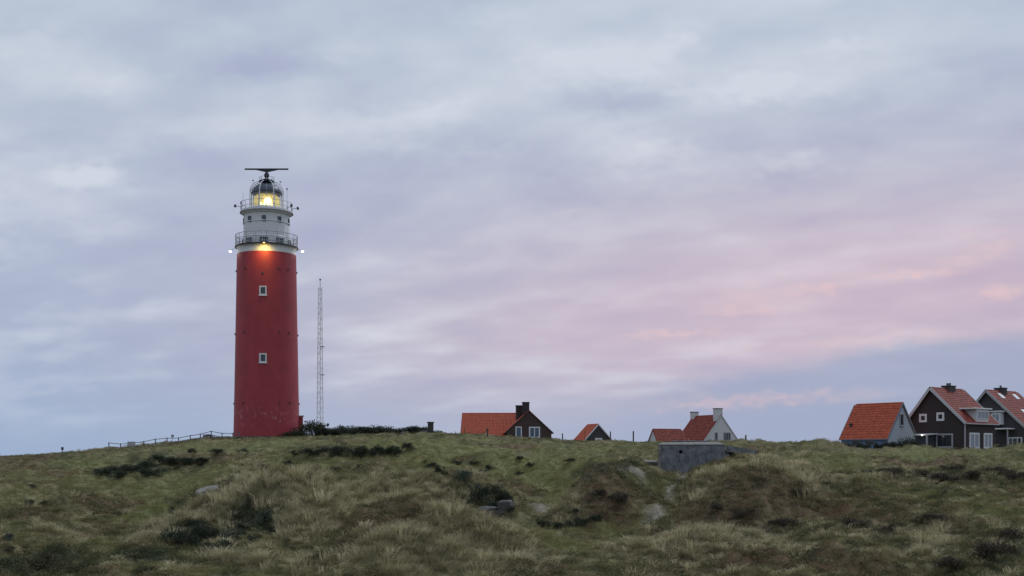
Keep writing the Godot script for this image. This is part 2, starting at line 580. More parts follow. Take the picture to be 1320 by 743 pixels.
# a low cushion of twigs and small leaves
func cushion_mesh(leaves: int, spread: float, tall: float, size: float, seed_: int) -> ArrayMesh:
	var g := RandomNumberGenerator.new()
	g.seed = seed_
	var v := PackedVector3Array()
	var n := PackedVector3Array()
	var c := PackedColorArray()
	for i in leaves:
		var a := g.randf() * TAU
		var q := sqrt(g.randf())
		var y := (1.0 - q * q * 0.8) * tall * g.randf_range(0.25, 1.1)
		var p := Vector3(cos(a) * q * spread, y, sin(a) * q * spread)
		var d1 := Vector3(g.randfn(0, 1), g.randfn(0.35, .8), g.randfn(0, 1)).normalized() * size * g.randf_range(.6, 1.5)
		var d2 := d1.cross(Vector3(g.randfn(0, 1), g.randfn(0, 1), g.randfn(0, 1))).normalized() * size * g.randf_range(.35, .7)
		var t := g.randf_range(0.6, 1.4)
		var w := g.randf_range(-.1, .12)
		var nn := d1.cross(d2).normalized()
		if nn.y < 0.0:
			nn = -nn
			d2 = -d2
		for z in [p - d1, p + d2, p + d1, p - d1, p + d1, p - d2]:
			v.append(z)
			n.append(nn)
			c.append(Color(t * (1 + w), t, t * (1 - w)))
	var arr := []
	arr.resize(Mesh.ARRAY_MAX)
	arr[Mesh.ARRAY_VERTEX] = v
	arr[Mesh.ARRAY_NORMAL] = n
	arr[Mesh.ARRAY_COLOR] = c
	var am := ArrayMesh.new()
	am.add_surface_from_arrays(Mesh.PRIMITIVE_TRIANGLES, arr)
	return am

func scatter(called: String, label: String, mesh: Mesh, m: Material, list: Array):
	var mm := MultiMesh.new()
	mm.transform_format = MultiMesh.TRANSFORM_3D
	mm.use_colors = true
	mm.mesh = mesh
	mm.instance_count = list.size()
	for i in list.size():
		mm.set_instance_transform(i, list[i][0])
		mm.set_instance_color(i, list[i][1])
	var o := MultiMeshInstance3D.new()
	o.name = numbered(called)
	o.multimesh = mm
	o.material_override = m
	add_child(o)
	o.set_meta("kind", "stuff")
	tag(o, label, "grass")

func cover_ground():
	var blade := mat(Color(1, 1, 1), 0.85)
	blade.vertex_color_use_as_albedo = true
	blade.metallic_specular = 0.25
	blade.backlight_enabled = true
	blade.backlight = Color(0.7, 0.7, 0.6)
	var lists := {"marram": [], "turf": [], "heath": []}
	var bands := [[14.0, 32.0, 8.0, 0.34, 0.9], [32.0, 58.0, 26.0, 0.34, 0.9], [58.0, 82.0, 17.0, 0.42, 1.05], [82.0, 115.0, 8.5, 0.5, 1.35], [115.0, 178.0, 4.5, 0.5, 1.75]]
	for b in bands:
		var area: float = 0.5 * (b[1] * b[1] - b[0] * b[0]) * 1.04
		for i in int(area * b[2]):
			var d := sqrt(lerpf(b[0] * b[0], b[1] * b[1], rng.randf()))
			var th := rng.randf_range(-0.52, 0.52)
			var x := sin(th) * d
			var z := -cos(th) * d
			var s := cover(x, z)
			var kind := strongest(s)
			if kind == "sand" and rng.randf() < 0.85:
				continue
			var y := ground(x, z)
			var size: float = rng.randf_range(0.7, 1.3) * b[4]
			var tint := ground_tint(s) * rng.randf_range(0.85, 1.25)
			var into := "turf"
			var tall := 1.0
			if kind == "marram":
				into = "marram"
				if rng.randf() < 0.5:
					into = "turf" if rng.randf() < 0.6 else "heath"
					tint *= 0.8
				else:
					tint = tint.lerp(Vector3(0.66, 0.58, 0.41), pow(rng.randf(), 1.3))
					size *= (0.6 + 0.9 * clampf(s.marram - 0.3, 0.0, 0.6)) * rng.randf_range(0.75, 1.35)
			elif kind == "heath" or kind == "dark":
				into = "heath"
				var pick := rng.randf()
				if kind == "heath" and pick < 0.3:
					tint = Vector3(0.075, 0.085, 0.045) * rng.randf_range(0.8, 1.3)
				elif kind == "heath" and pick < 0.48:
					tint = Vector3(0.17, 0.155, 0.08) * rng.randf_range(0.8, 1.3)
					into = "turf"
				elif kind == "heath" and pick < 0.6:
					tint = Vector3(0.20, 0.135, 0.085)
				if rng.randf() < 0.22:
					into = "marram"
					tint = Vector3(0.32, 0.28, 0.18)
					size *= 0.6
			elif rng.randf() < 0.12:
				into = "marram"
				tint = Vector3(0.28, 0.25, 0.145)
				size *= 0.5
			if into == "turf":
				var dry := clampf(0.45 + 1.3 * n_patch.get_noise_2d(x * 3.0 + 400.0, z * 3.0) + rng.randfn(0.0, 0.15), 0.0, 1.0)
				tint = (tint * 1.2).lerp(Vector3(0.30, 0.25, 0.14), 0.75 * dry)
			size *= lerpf(1.0, 0.42, smoothstep(80.0, 135.0, d))
			var bas := Basis(Vector3.UP, rng.randf_range(-0.9, 0.9) if into == "marram" else rng.randf() * TAU).scaled(Vector3(size, size * tall * rng.randf_range(.8, 1.2), size))
			lists[into].append([Transform3D(bas, Vector3(x, y, z)), Color(tint.x, tint.y, tint.z)])
	# split each kind over a few differing plants
	var names := {"marram": ["marram_grass", "pale straw coloured marram grass tufts over the dunes"], "turf": ["dune_turf", "short olive green turf between the marram tufts"], "heath": ["heather_cover", "low brown and dark green heathy ground cover"]}
	for kind in lists:
		var some := [[], [], []]
		for i in lists[kind].size():
			some[i % 3].append(lists[kind][i])
		for k in 3:
			var mesh: Mesh
			if kind == "marram":
				mesh = tuft_mesh(48, 0.11 + 0.03 * k, 0.36 + 0.06 * k, 0.0062, 1.15, 40 + k)
			elif kind == "turf":
				mesh = tuft_mesh(44, 0.30, 0.12 + 0.025 * k, 0.008, 0.9, 60 + k)
			else:
				mesh = cushion_mesh(70, 0.28, 0.17 + 0.05 * k, 0.030, 80 + k)
			scatter(names[kind][0], names[kind][1] + ["", ", taller plants", ", tallest plants"][k], mesh, blade, some[k])
	print("cover ", lists.marram.size(), " ", lists.turf.size(), " ", lists.heath.size())

# ---------------------------------------------------------------- sky
var n_sky := FastNoiseLite.new()
var n_sky2 := FastNoiseLite.new()
var blobs := [[110, 226, 40, 16, .9], [540, 150, 90, 22, .65], [505, 188, 50, 12, .55], [620, 195, 50, 10, .55], [830, 196, 75, 18, .8], [965, 112, 80, 24, .95], [862, 62, 42, 24, .9], [720, 78, 90, 24, .6], [20, 62, 70, 26, .7], [150, 105, 120, 22, .45], [330, 160, 120, 26, .35], [1030, 208, 50, 14, .5], [1080, 60, 60, 12, .5], [430, 66, 40, 16, .5], [640, 20, 90, 18, .4],
	[790, 130, 90, 18, -.7], [1080, 140, 130, 26, -.6], [250, 210, 120, 22, -.5], [330, 85, 110, 22, -.5], [960, 185, 110, 16, -.4], [760, 255, 120, 20, -.5], [1260, 110, 90, 30, -.4], [470, 140, 50, 16, -.5], [80, 180, 90, 20, -.4], [1000, 235, 90, 12, -.4], [120, 300, 150, 20, -.3]]
var streaks := [[1050, 373, 28, 6, 1.2], [1180, 353, 60, 4, 1.0], [1240, 335, 60, 6, .6], [1300, 378, 30, 8, 1.1], [940, 402, 40, 4, .8], [870, 430, 55, 4, .8], [1290, 318, 30, 5, .6], [960, 385, 60, 14, .35], [1120, 440, 160, 8, .45], [1000, 515, 110, 7, .85], [900, 520, 60, 5, .4], [1270, 300, 60, 8, .25]]

func sky_color(az: float, el: float) -> Color:
	var e := maxf(el, 0.0)
	# clouds lie on a layer overhead, so they crowd together towards the horizon
	var k := 1.0 / (sin(e) + 0.17)
	var x := sin(az) * cos(e) * k
	var z := cos(az) * cos(e) * k
	var wx := 0.35 * n_sky2.get_noise_2d(x * 0.5, z * 0.5)
	var c := n_sky.get_noise_2d(x * 1.9 + wx, z * 2.4 + wx + x * 0.6)
	var c2 := n_sky.get_noise_2d(x * 5.0 + 40.0 + 2.0 * wx, z * 6.5 + x * 2.0)
	# general colour of the cloud deck
	var stops := [[0.0, Vector3(163, 178, 204)], [0.05, Vector3(171, 182, 205)], [0.10, Vector3(177, 185, 206)], [0.18, Vector3(181, 189, 209)], [0.27, Vector3(186, 196, 213)], [0.36, Vector3(188, 199, 215)], [1.6, Vector3(198, 206, 219)]]
	var base := Vector3.ZERO
	for i in stops.size() - 1:
		if e >= stops[i][0]:
			base = stops[i][1].lerp(stops[i + 1][1], clampf((e - stops[i][0]) / (stops[i + 1][0] - stops[i][0]), 0.0, 1.0))
	var side := smoothstep(0.05, -0.5, az) * smoothstep(0.32, 0.05, e)
	base += Vector3(-8, -3, 1) * side
	# glow of the low sun behind the clouds
	var ga := (az - 0.32) / (0.38 if az < 0.32 else 0.5)
	var ge := (e - 0.135) / (0.075 if e < 0.135 else 0.085)
	var pink := exp(-ga * ga - ge * ge)
	base += Vector3(25, 1, -5) * pink
	base += Vector3(13, 2, -1) * exp(-pow((az - 0.06) / 0.26, 2.0) - pow((e - 0.075) / 0.055, 2.0))
	var cl := clampf(0.9 * c + 0.6 * c2 + 0.30 * n_sky2.get_noise_2d(az * 9.0 + e * 5.0, e * 20.0), -1.0, 1.0)
	var px := 660.0 + FOC * tan(clampf(az, -1.2, 1.2))
	var py := HOR - FOC * tan(minf(e, 1.3)) / cos(clampf(az, -1.2, 1.2))
	var wob := 26.0 * n_sky2.get_noise_2d(px * 0.021, py * 0.04)
	var wob2 := 14.0 * n_sky2.get_noise_2d(px * 0.03 + 90.0, py * 0.06)
	var frame := absf(az) < 0.6 and e < 0.6
	if frame:
		cl *= 1.05
		for b in blobs:
			var dx: float = (px + wob - b[0] + (py - b[1]) * 0.9) / b[2]
			var dy: float = (py + wob2 - b[1]) / b[3]
			var q := dx * dx + dy * dy
			if q < 6.0:
				cl += b[4] * exp(-q)
	cl *= smoothstep(0.0, 0.08, e)
	if cl > 0.0:
		base = base.lerp(Vector3(210, 216, 228) + Vector3(10, -8, -10) * pink, minf(cl, 1.0) * 0.9)
	else:
		base = base.lerp(Vector3(163, 171, 200) + Vector3(24, 0, -6) * pink, minf(-cl, 1.0) * 0.7)
	# the low bank of cool grey cloud under the glow, and the lit streaks above it
	var edge := 0.094 + 0.004 * n_sky2.get_noise_2d(az * 5.0, 3.0) - 0.045 * smoothstep(0.36, 0.06, az)
	var fringe := 0.006 * n_sky2.get_noise_2d(az * 8.0, e * 60.0)
	var bank := smoothstep(edge + 0.009, edge - 0.009, e + fringe) * smoothstep(-0.05, 0.22, az) * smoothstep(1.4, 0.8, az)
	base = base.lerp(Vector3(158, 169, 196), bank * 0.75)
	if frame:
		var bank2 := exp(-pow((px - 960.0) / 110.0, 2.0) - pow((py + wob2 * 0.6 - 497.0) / 8.0, 2.0))
		base = base.lerp(Vector3(163, 170, 197), bank2 * 0.6)
		for b in streaks:
			var dx: float = (px + wob * 1.4 - b[0]) / b[2]
			var dy: float = (py + wob2 * 0.8 - b[1] + (px - b[0]) * 0.06) / b[3]
			var q := dx * dx + dy * dy
			if q < 6.0:
				base = base.lerp(Vector3(226, 192, 197) if b[1] > 480 else Vector3(231, 198, 200), clampf(b[4] * exp(-q) * (0.75 + 0.6 * c2), 0.0, 1.0) * 0.78)
	var out := Color(base.x / 255.0, base.y / 255.0, base.z / 255.0).srgb_to_linear()
	return out * (1.0 + 0.25 * smoothstep(0.4, 1.4, e))

func make_sky() -> Image:
	var W := 4096
	var H := 2048
	var small := Image.create(768, 384, false, Image.FORMAT_RGBF)
	for j in 384:
		var el := (0.5 - (j + 0.5) / 384.0) * PI
		for i in 768:
			var az := (i + 0.5) / 768.0 * TAU
			if az > PI:
				az -= TAU
			if j > 196:
				small.set_pixel(i, j, Color(0.16, 0.16, 0.12))
			else:
				small.set_pixel(i, j, sky_color(az, el))
	small.resize(W, H, Image.INTERPOLATE_BILINEAR)
	for half in 2:
		for i in 330:
			var col := i if half == 0 else W - 1 - i
			var az := (col + 0.5) / W * TAU
			if az > PI:
				az -= TAU
			for j in range(750, 1030):
				small.set_pixel(col, j, sky_color(az, (0.5 - (j + 0.5) / H) * PI))
	return small

# ---------------------------------------------------------------- the lot
func _ready():
	rng.seed = 7
	setup_noise()
	set_camera()
	set_light()
	solve_dunes()
	print("dunes solved ", Time.get_ticks_msec())
	add_patches()
	build_terrain()
	print("terrain ", Time.get_ticks_msec())
	make_materials()
	build_lighthouse()
	build_mast()
	build_houses()
	build_bunker()
	build_small_things()
	print("things ", Time.get_ticks_msec())
	build_shrubs()
	cover_ground()
	print("all ", Time.get_ticks_msec())

func setup_noise():
	for p in [[n_big, 3, 0.03, 3], [n_mid, 5, 0.16, 3], [n_fine, 9, 0.55, 3], [n_patch, 12, 0.07, 3], [n_warp, 21, 0.25, 2], [n_sky, 31, 0.55, 5], [n_sky2, 41, 1.0, 4]]:
		p[0].noise_type = FastNoiseLite.TYPE_SIMPLEX_SMOOTH
		p[0].seed = p[1]
		p[0].frequency = p[2]
		p[0].fractal_octaves = p[3]

func set_camera():
	var cam := Camera3D.new()
	cam.name = "camera"
	cam.projection = Camera3D.PROJECTION_FRUSTUM
	cam.near = 0.1
	cam.far = 9000.0
	cam.size = 2.0 * 0.1 * 371.5 / FOC
	cam.frustum_offset = Vector2(0.0, 0.1 * (HOR - 371.5) / FOC)
	add_child(cam)
	cam.current = true

func set_light():
	var env := Environment.new()
	env.background_mode = Environment.BG_SKY
	env.tonemap_mode = Environment.TONE_MAPPER_LINEAR
	env.tonemap_exposure = 1.0
	env.sdfgi_enabled = true
	env.ssao_enabled = true
	env.ssil_enabled = true
	var sm := PanoramaSkyMaterial.new()
	sm.panorama = ImageTexture.create_from_image(make_sky())
	var sky := Sky.new()
	sky.sky_material = sm
	env.sky = sky
	var we := WorldEnvironment.new()
	we.name = "environment"
	we.environment = env
	add_child(we)
	print("sky ", Time.get_ticks_msec())
	# the brightest part of the cloud deck, high up over the glow
	var sun := DirectionalLight3D.new()
	sun.name = "sun"
	sun.light_color = Color(0.92, 0.96, 1.0)
	sun.light_energy = 0.50
	sun.light_angular_distance = 18.0
	sun.shadow_enabled = true
	add_child(sun)
	sun.rotation_degrees = Vector3(-46, 138, 0)

func make_materials():
	M.white = mottled(lin(0.78, 0.80, 0.82), 0.6, 0.5, 0.82, 1.0, 0.0, 2)
	M.white_trim = mat(lin(0.62, 0.64, 0.66), 0.5)
	M.trim_pale = mat(lin(0.44, 0.45, 0.47), 0.6)
	M.dark = mat(lin(0.035, 0.037, 0.042), 0.6)
	M.slate = mat(lin(0.06, 0.075, 0.10), 0.45, 0.2)
	M.steel = mat(lin(0.36, 0.37, 0.39), 0.55, 0.3)
	M.pale_steel = mat(lin(0.66, 0.67, 0.69), 0.6, 0.1)
	M.pane = mat(lin(0.025, 0.03, 0.036), 0.12)
	M.pane.metallic_specular = 0.6
	M.brick = mottled(lin(0.085, 0.058, 0.052), 0.9, 1.1, 0.7, 1.0, 0.6, 3)
	M.brick_dark = mottled(lin(0.055, 0.042, 0.042), 0.9, 1.1, 0.7, 1.0, 0.6, 4)
	M.brick_grey = mottled(lin(0.075, 0.072, 0.078), 0.9, 1.1, 0.7, 1.0, 0.6, 5)
	M.plaster = mottled(lin(0.62, 0.63, 0.64), 0.85, 0.6, 0.85, 1.0, 0.3, 6)
	M.blue_wall = mottled(lin(0.15, 0.25, 0.42), 0.8, 0.6, 0.8, 1.0, 0.0, 7)
	M.tile = mottled(lin(0.66, 0.125, 0.050), 0.75, 0.35, 0.55, 1.0, 0.0, 8)
	M.tile_old = mottled(lin(0.44, 0.085, 0.055), 0.8, 0.3, 0.42, 1.0, 0.0, 9)
	M.concrete = mottled(lin(0.25, 0.26, 0.28), 0.95, 0.22, 0.5, 1.0, 0.0, 10)
	M.stone = mottled(lin(0.125, 0.12, 0.115), 0.95, 0.5, 0.55, 1.0, 0.0, 19)
	M.rail = mottled(lin(0.22, 0.22, 0.22), 0.9, 1.5, 0.7, 1.0, 0.0, 20)
	M.concrete_pale = mottled(lin(0.27, 0.26, 0.235), 0.95, 0.4, 0.65, 1.0, 0.0, 13)
	M.wood = mottled(lin(0.11, 0.10, 0.09), 0.9, 1.5, 0.6, 1.0, 0.0, 14)
	M.trim_grey = mat(lin(0.33, 0.33, 0.35), 0.6)
	M.glass = mat(Color(0.9, 0.95, 1.0, 0.12), 0.05)
	M.glass.transparency = BaseMaterial3D.TRANSPARENCY_ALPHA
	M.red_side = mottled(lin(0.36, 0.035, 0.04), 0.7, 0.6, 0.75, 1.0, 0.0, 15)
	M.plaster_blue = mottled(lin(0.42, 0.47, 0.53), 0.85, 0.6, 0.88, 1.0, 0.3, 16)
	M.slate_trim = mat(lin(0.16, 0.18, 0.22), 0.6)
	M.blue_wall_dark = mottled(lin(0.07, 0.085, 0.11), 0.8, 0.6, 0.8, 1.0, 0.0, 17)
	M.pane_blue = mat(lin(0.06, 0.10, 0.14), 0.15)
	M.pane_pale = mat(lin(0.22, 0.25, 0.29), 0.15)
	M.lamp = glow(Color(1.0, 0.97, 0.9), 2.5)
	M.beam = glow(Color(1.0, 0.96, 0.70), 3.0)
	M.lens = glow(Color(0.98, 0.88, 0.50), 0.30)
	M.warm_lamp = glow(Color(1.0, 0.78, 0.38), 5.0)

func glow(c: Color, e: float) -> StandardMaterial3D:
	var m := mat(c, 0.4)
	m.emission_enabled = true
	m.emission = c
	m.emission_energy_multiplier = e
	return m

# ---------------------------------------------------------------- lighthouse
func red_paint() -> StandardMaterial3D:
	# weathered red paint with pale salt bloom low on the wall
	var W := 512
	var H := 512
	var im := Image.create(W, H, false, Image.FORMAT_RGB8)
	var na := FastNoiseLite.new()
	na.seed = 77
	na.frequency = 1.0
	na.fractal_octaves = 5
	for j in H:
		var h := (j + 0.5) / H          # 0 foot, 1 top
		for i in W:
			var a := TAU * i / W
			var cx := cos(a) * 2.0
			var cz := sin(a) * 2.0
			var n := na.get_noise_3d(cx, h * 8.0, cz)
			var fine := na.get_noise_3d(cx * 7.0, h * 26.0, cz * 7.0)
			var v := 1.0 + 0.20 * n + 0.14 * fine
			var run := na.get_noise_3d(cx * 9.0 + 20.0, h * 2.0, cz * 9.0)
			v *= 1.0 + 0.10 * run
			var c := Vector3(0.30, 0.030, 0.040) * v
			# bloom: patches with ragged outlines, and one broken line where the coats meet
			var b := na.get_noise_3d(cx * 3.0, h * 22.0 + 9.0, cz * 3.0) + 0.5 * fine
			var near := exp(-pow((h - 0.115) / 0.05, 2.0))
			var line := exp(-pow((h - 0.135 + 0.006 * n) / 0.006, 2.0)) * smoothstep(-0.25, 0.25, na.get_noise_3d(cx * 2.0 + 5.0, 1.0, cz * 2.0))
			var bloom := smoothstep(0.22, 0.55, b) * near * 0.30 + line * 0.28 * smoothstep(-0.4, 0.3, fine)
			c = c.lerp(Vector3(0.50, 0.30, 0.30), clampf(bloom, 0.0, 0.6))
			# grime where the rain runs off the foot
			im.set_pixel(i, j, lin(c.x, c.y, c.z))
	var m := mat(Color.WHITE, 0.62)
	m.albedo_texture = ImageTexture.create_from_image(im)
	return m

func framed_window(parent: Node, centre: Vector3, turn: float, w: float, h: float, bar_w: float, frame: Material, pane: Material, mullions := 0, sill := true, transoms := 0) -> MeshInstance3D:
	# a window whose frame stands a little proud of the wall; +z of its own axes points outwards
	var s := st()
	var t := 0.09
	box(s, Vector3(0, h / 2 - bar_w / 2, t / 2), Vector3(w, bar_w, t))
	box(s, Vector3(0, -h / 2 + bar_w / 2, t / 2), Vector3(w, bar_w, t))
	for e in [-1, 1]:
		box(s, Vector3(e * (w / 2 - bar_w / 2), 0, t / 2), Vector3(bar_w, h - 2 * bar_w, t * 0.97))
	for k in mullions:
		box(s, Vector3(-w / 2 + w * (k + 1.0) / (mullions + 1), 0, t / 2 - 0.006), Vector3(bar_w * 0.7, h - 2 * bar_w, t * 0.85))
	for k in transoms:
		box(s, Vector3(0, -h / 2 + h * (k + 1.0) / (transoms + 1), t / 2 - 0.010), Vector3(w - 2 * bar_w, bar_w * 0.6, t * 0.75))
	var o := part("window", done(s), frame, parent)
	o.position = centre
	o.rotation.y = turn
	var p := st()
	box(p, Vector3(0, 0, 0.02), Vector3(w - bar_w, h - bar_w, 0.02))
	part("pane", done(p), pane, o)
	if sill:
		var q := st()
		box(q, Vector3(0, -h / 2 - 0.045, 0.08), Vector3(w + 0.14, 0.085, 0.2))
		part("sill", done(q), frame, o)
	return o

func radial(parent: Node, called: String, mesh: Mesh, m: Material, ang: float, r: float, y: float) -> MeshInstance3D:
	var o := part(called, mesh, m, parent)
	o.position = Vector3(sin(ang) * r, y, cos(ang) * r)
	o.rotation.y = ang
	return o

func build_lighthouse():
	var d := 160.0
	var x := (343.5 - 660.0) / FOC * d
	var foot := height_of(566.0, d)
	var t := thing("lighthouse", "tall round red lighthouse with white lantern house and lit lamp", "lighthouse", Vector3(x, foot, -d), atan2(-x, d))
	var Y := func(py: float) -> float: return height_of(py, d) - foot
	# shaft
	var s := st()
	var prof := []
	var top: float = Y.call(329.5)
	for i in 25:
		var h := i / 24.0
		prof.append([lerpf(4.17, 3.76, h) + 0.03 * pow(1.0 - h, 4.0), lerpf(0.0, top, h)])
	lathe(s, prof, 96)
	part("shaft", done(s), red_paint(), t)
	s = st()
	lathe(s, [[4.35, -2.2], [4.35, 0.18], [4.31, 0.24], [4.0, 0.24]], 96)
	part("plinth", done(s), M.dark, t)
	# white collar under the gallery
	s = st()
	lathe(s, [[3.60, top - 0.02], [3.66, top + 0.003], [3.66, top + 0.72], [3.74, top + 0.80], [3.86, top + 0.86]], 96)
	part("collar", done(s), M.white, t)
	# gallery
	var gy: float = top + 0.86
	s = st()
	lathe(s, [[2.5, gy + 0.004], [3.98, gy + 0.004], [4.02, gy + 0.03], [4.02, gy + 0.16], [3.98, gy + 0.20], [2.5, gy + 0.20]], 96)
	part("gallery_deck", done(s), M.dark, t)
	s = st()
	bar(s, Vector3(0, 0.20, 0), Vector3(0, 1.62, 0), 0.05, 0.05)
	var post := done(s)
	s = st()
	bar(s, Vector3(0, 0.22, 0), Vector3(0, 1.58, 0), 0.022, 0.022)
	var bal := done(s)
	for k in 18:
		radial(t, "rail_post", post, M.trim_grey, TAU * k / 18.0, 3.94, gy)
		for q in 4:
			radial(t, "baluster", bal, M.pale_steel, TAU * (k + (q + 1) / 5.0) / 18.0, 3.94, gy)
	for h in [0.45, 1.02, 1.60]:
		s = st()
		tube(s, ring_of(3.94, gy + h), 0.035, 0.035, 6)
		part("rail", done(s), M.trim_grey, t)
	# lantern house drum: eighteen flat sides with small windows
	var ty: float = Y.call(276.0)
	s = st()
	lathe(s, [[3.05, gy + 0.2], [3.05, gy + 1.25], [2.98, gy + 1.34], [2.92, gy + 1.36], [2.92, ty]], 18, true)
	part("drum", done(s), M.white, t)
	s = st()
	lathe(s, [[2.93, gy + 3.1], [3.0, gy + 3.1], [3.0, gy + 3.22], [2.93, gy + 3.22]], 18, true)
	part("string_course", done(s), M.white_trim, t)
	for k in 9:
		var a := deg_to_rad(-7.0 + 40.0 * k)
		var w := framed_window(t, Vector3(sin(a) * 2.885, Y.call(287.0), cos(a) * 2.885), a, 0.50, 0.74, 0.05, M.slate, M.pane, 0, false)
		w.name = "drum_window"
		var w2 := framed_window(t, Vector3(sin(a) * 3.01, gy + 0.72, cos(a) * 3.01), a, 1.05, 0.58, 0.05, M.slate, M.pane, 0, false)
		w2.name = "drum_window"
	# upper gallery on a corbelled ring
	s = st()
	lathe(s, [[2.93, ty - 0.28], [3.05, ty - 0.24], [3.22, ty - 0.02], [3.30, ty + 0.02], [3.30, ty + 0.26], [3.26, ty + 0.30], [1.6, ty + 0.30]], 72)
	part("upper_gallery", done(s), M.white, t)
	s = st()
	lathe(s, [[3.24, ty - 0.02], [3.40, ty - 0.012], [3.40, ty + 0.06], [3.31, ty + 0.06]], 72)
	part("gutter", done(s), M.trim_grey, t)
	s = st()
	bar(s, Vector3(0, 0.0, 0), Vector3(0, 1.02, 0), 0.04, 0.04)
	post = done(s)
	for k in 20:
		radial(t, "rail_post", post, M.steel, TAU * k / 20.0, 3.3, ty + 0.3)
	for h in [0.68, 1.30]:
		s = st()
		tube(s, ring_of(3.3, ty + h), 0.03, 0.03, 6)
		part("rail", done(s), M.steel, t)
	# lantern: sill wall, glazing, dome
	var ly: float = ty + 0.30
	var gt: float = Y.call(250.5)
	s = st()
	lathe(s, [[2.0, ly], [2.0, ly + 0.45], [1.94, ly + 0.5], [1.6, ly + 0.5]], 48)
	part("lantern_sill", done(s), M.white_trim, t)
	var side := 12
	for k in side:
		var a0 := TAU * k / side
		var a1 := TAU * (k + 1) / side
		s = st()
		var r := 1.9
		quad(s, Vector3(sin(a0) * r, ly + 0.5, cos(a0) * r), Vector3(sin(a1) * r, ly + 0.5, cos(a1) * r), Vector3(sin(a1) * r, gt, cos(a1) * r), Vector3(sin(a0) * r, gt, cos(a0) * r))
		part("lantern_pane", done(s), M.glass, t)
		s = st()
		bar(s, Vector3(sin(a0) * 1.93, ly + 0.45, cos(a0) * 1.93), Vector3(sin(a0) * 1.93, gt + 0.05, cos(a0) * 1.93), 0.07, 0.07)
		part("glazing_bar", done(s), M.steel, t)
	s = st()
	var dome := [[1.98, gt - 0.02], [2.0, gt + 0.10]]
	for i in 11:
		var a := i / 10.0 * PI / 2.0
		dome.append([1.9 * cos(a) + 0.02, gt + 0.12 + 1.25 * sin(a)])
	lathe(s, dome, 48)
	var dm := part("dome", done(s), M.slate, t)
	for k in 12:
		s = st()
		var pts := []
		for i in 9:
			var a := i / 8.0 * PI / 2.0 * 0.96
			var b := TAU * k / 12.0
			pts.append(Vector3(sin(b) * 1.925 * cos(a), gt + 0.12 + 1.27 * sin(a), cos(b) * 1.925 * cos(a)))
		tube(s, pts, 0.03, 0.02, 5)
		part("dome_rib", done(s), M.steel, dm)
	s = st()
	lathe(s, [[0.34, gt + 1.25], [0.36, gt + 1.55], [0.22, gt + 1.72], [0.2, gt + 2.0]], 24)
	part("vent_cap", done(s), M.dark, dm)
	# optic with the lit panel
	s = st()
	lathe(s, [[1.45, ly + 0.35], [1.66, ly + 0.6], [1.70, ly + 1.2], [1.66, ly + 1.75], [1.3, ly + 2.1]], 40)
	var lens := part("optic", done(s), M.lens, t)
	s = st()
	var lc := Vector3(0.14, ly + 1.02, 1.70)
	for k in 24:
		var a0 := TAU * k / 24.0
		var a1 := TAU * (k + 1) / 24.0
		tri(s, lc + Vector3(0, 0, 0.08), lc + Vector3(cos(a0) * 0.46, sin(a0) * 0.50, 0), lc + Vector3(cos(a1) * 0.46, sin(a1) * 0.50, 0))
	part("bullseye_lens", done(s), M.beam, lens)
	for e in [[-0.75, 0.75, 0.2], [-0.35, 0.60, 0.17], [0.62, 0.58, 0.14]]:
		s = st()
		var sp := SphereMesh.new()
		sp.radius = e[2]
		sp.height = e[2] * 1.3
		sp.radial_segments = 16
		sp.rings = 8
		var o := part("lens_prism", sp, M.beam, lens)
		o.position = Vector3(e[0], ly + e[1], sqrt(1.62 * 1.62 - e[0] * e[0]))
	var li := OmniLight3D.new()
	li.name = "lantern_light"
	li.light_color = Color(1.0, 0.9, 0.6)
	li.light_energy = 1.2
	li.light_size = 0.1
	li.omni_range = 60.0
	li.omni_attenuation = 2.0
	li.shadow_enabled = true
	t.add_child(li)
	li.position = lc + Vector3(0, 0, 0.14)
	# cage of bent pipes that carries the radar over the dome
	var py: float = Y.call(234.5)
	for k in 8:
		s = st()
		var b := TAU * (k + 0.5) / 8.0
		var pts := [Vector3(sin(b) * 2.28, ly, cos(b) * 2.28)]
		for i in 13:
			var a := i / 12.0 * PI / 2.0
			pts.append(Vector3(sin(b) * (0.55 + 1.73 * cos(a)), lerpf(gt + 0.1, py, sin(a)), cos(b) * (0.55 + 1.73 * cos(a))))
		tube(s, pts, 0.06, 0.05, 6)
		part("cage_rib", done(s), M.pale_steel, t)
	s = st()
	lathe(s, [[0.3, py - 0.10], [0.95, py - 0.06], [0.98, py], [0.98, py + 0.12], [0.3, py + 0.16]], 32)
	part("radar_platform", done(s), M.dark, t)
	s = st()
	tube(s, ring_of(0.95, py + 0.55, 24), 0.02, 0.02, 5)
	for k in 8:
		var b := TAU * k / 8.0
		tube(s, [Vector3(sin(b) * 0.95, py + 0.1, cos(b) * 0.95), Vector3(sin(b) * 0.95, py + 0.55, cos(b) * 0.95)], 0.02, 0.02, 5)
	part("platform_rail", done(s), M.dark, t)
	s = st()
	for k in 4:
		var b := TAU * (k + 0.5) / 4.0
		tube(s, [Vector3(sin(b) * 0.42, py + 0.1, cos(b) * 0.42), Vector3(sin(b) * 0.16, py + 0.62, cos(b) * 0.16)], 0.05, 0.05, 6)
	lathe_at(s, Vector3.ZERO, [[0.06, py + 0.52], [0.27, py + 0.58], [0.33, py + 0.78], [0.30, py + 1.02], [0.16, py + 1.16], [0.14, py + 1.5]], 20)
	part("radar_pedestal", done(s), M.dark, t)
	var ay: float = Y.call(218.2)
	s = st()
	var tilt := Basis(Vector3.BACK, 0.045)
	box(s, Vector3(0, ay, 0), Vector3(5.55, 0.17, 0.26), tilt, 0.03)
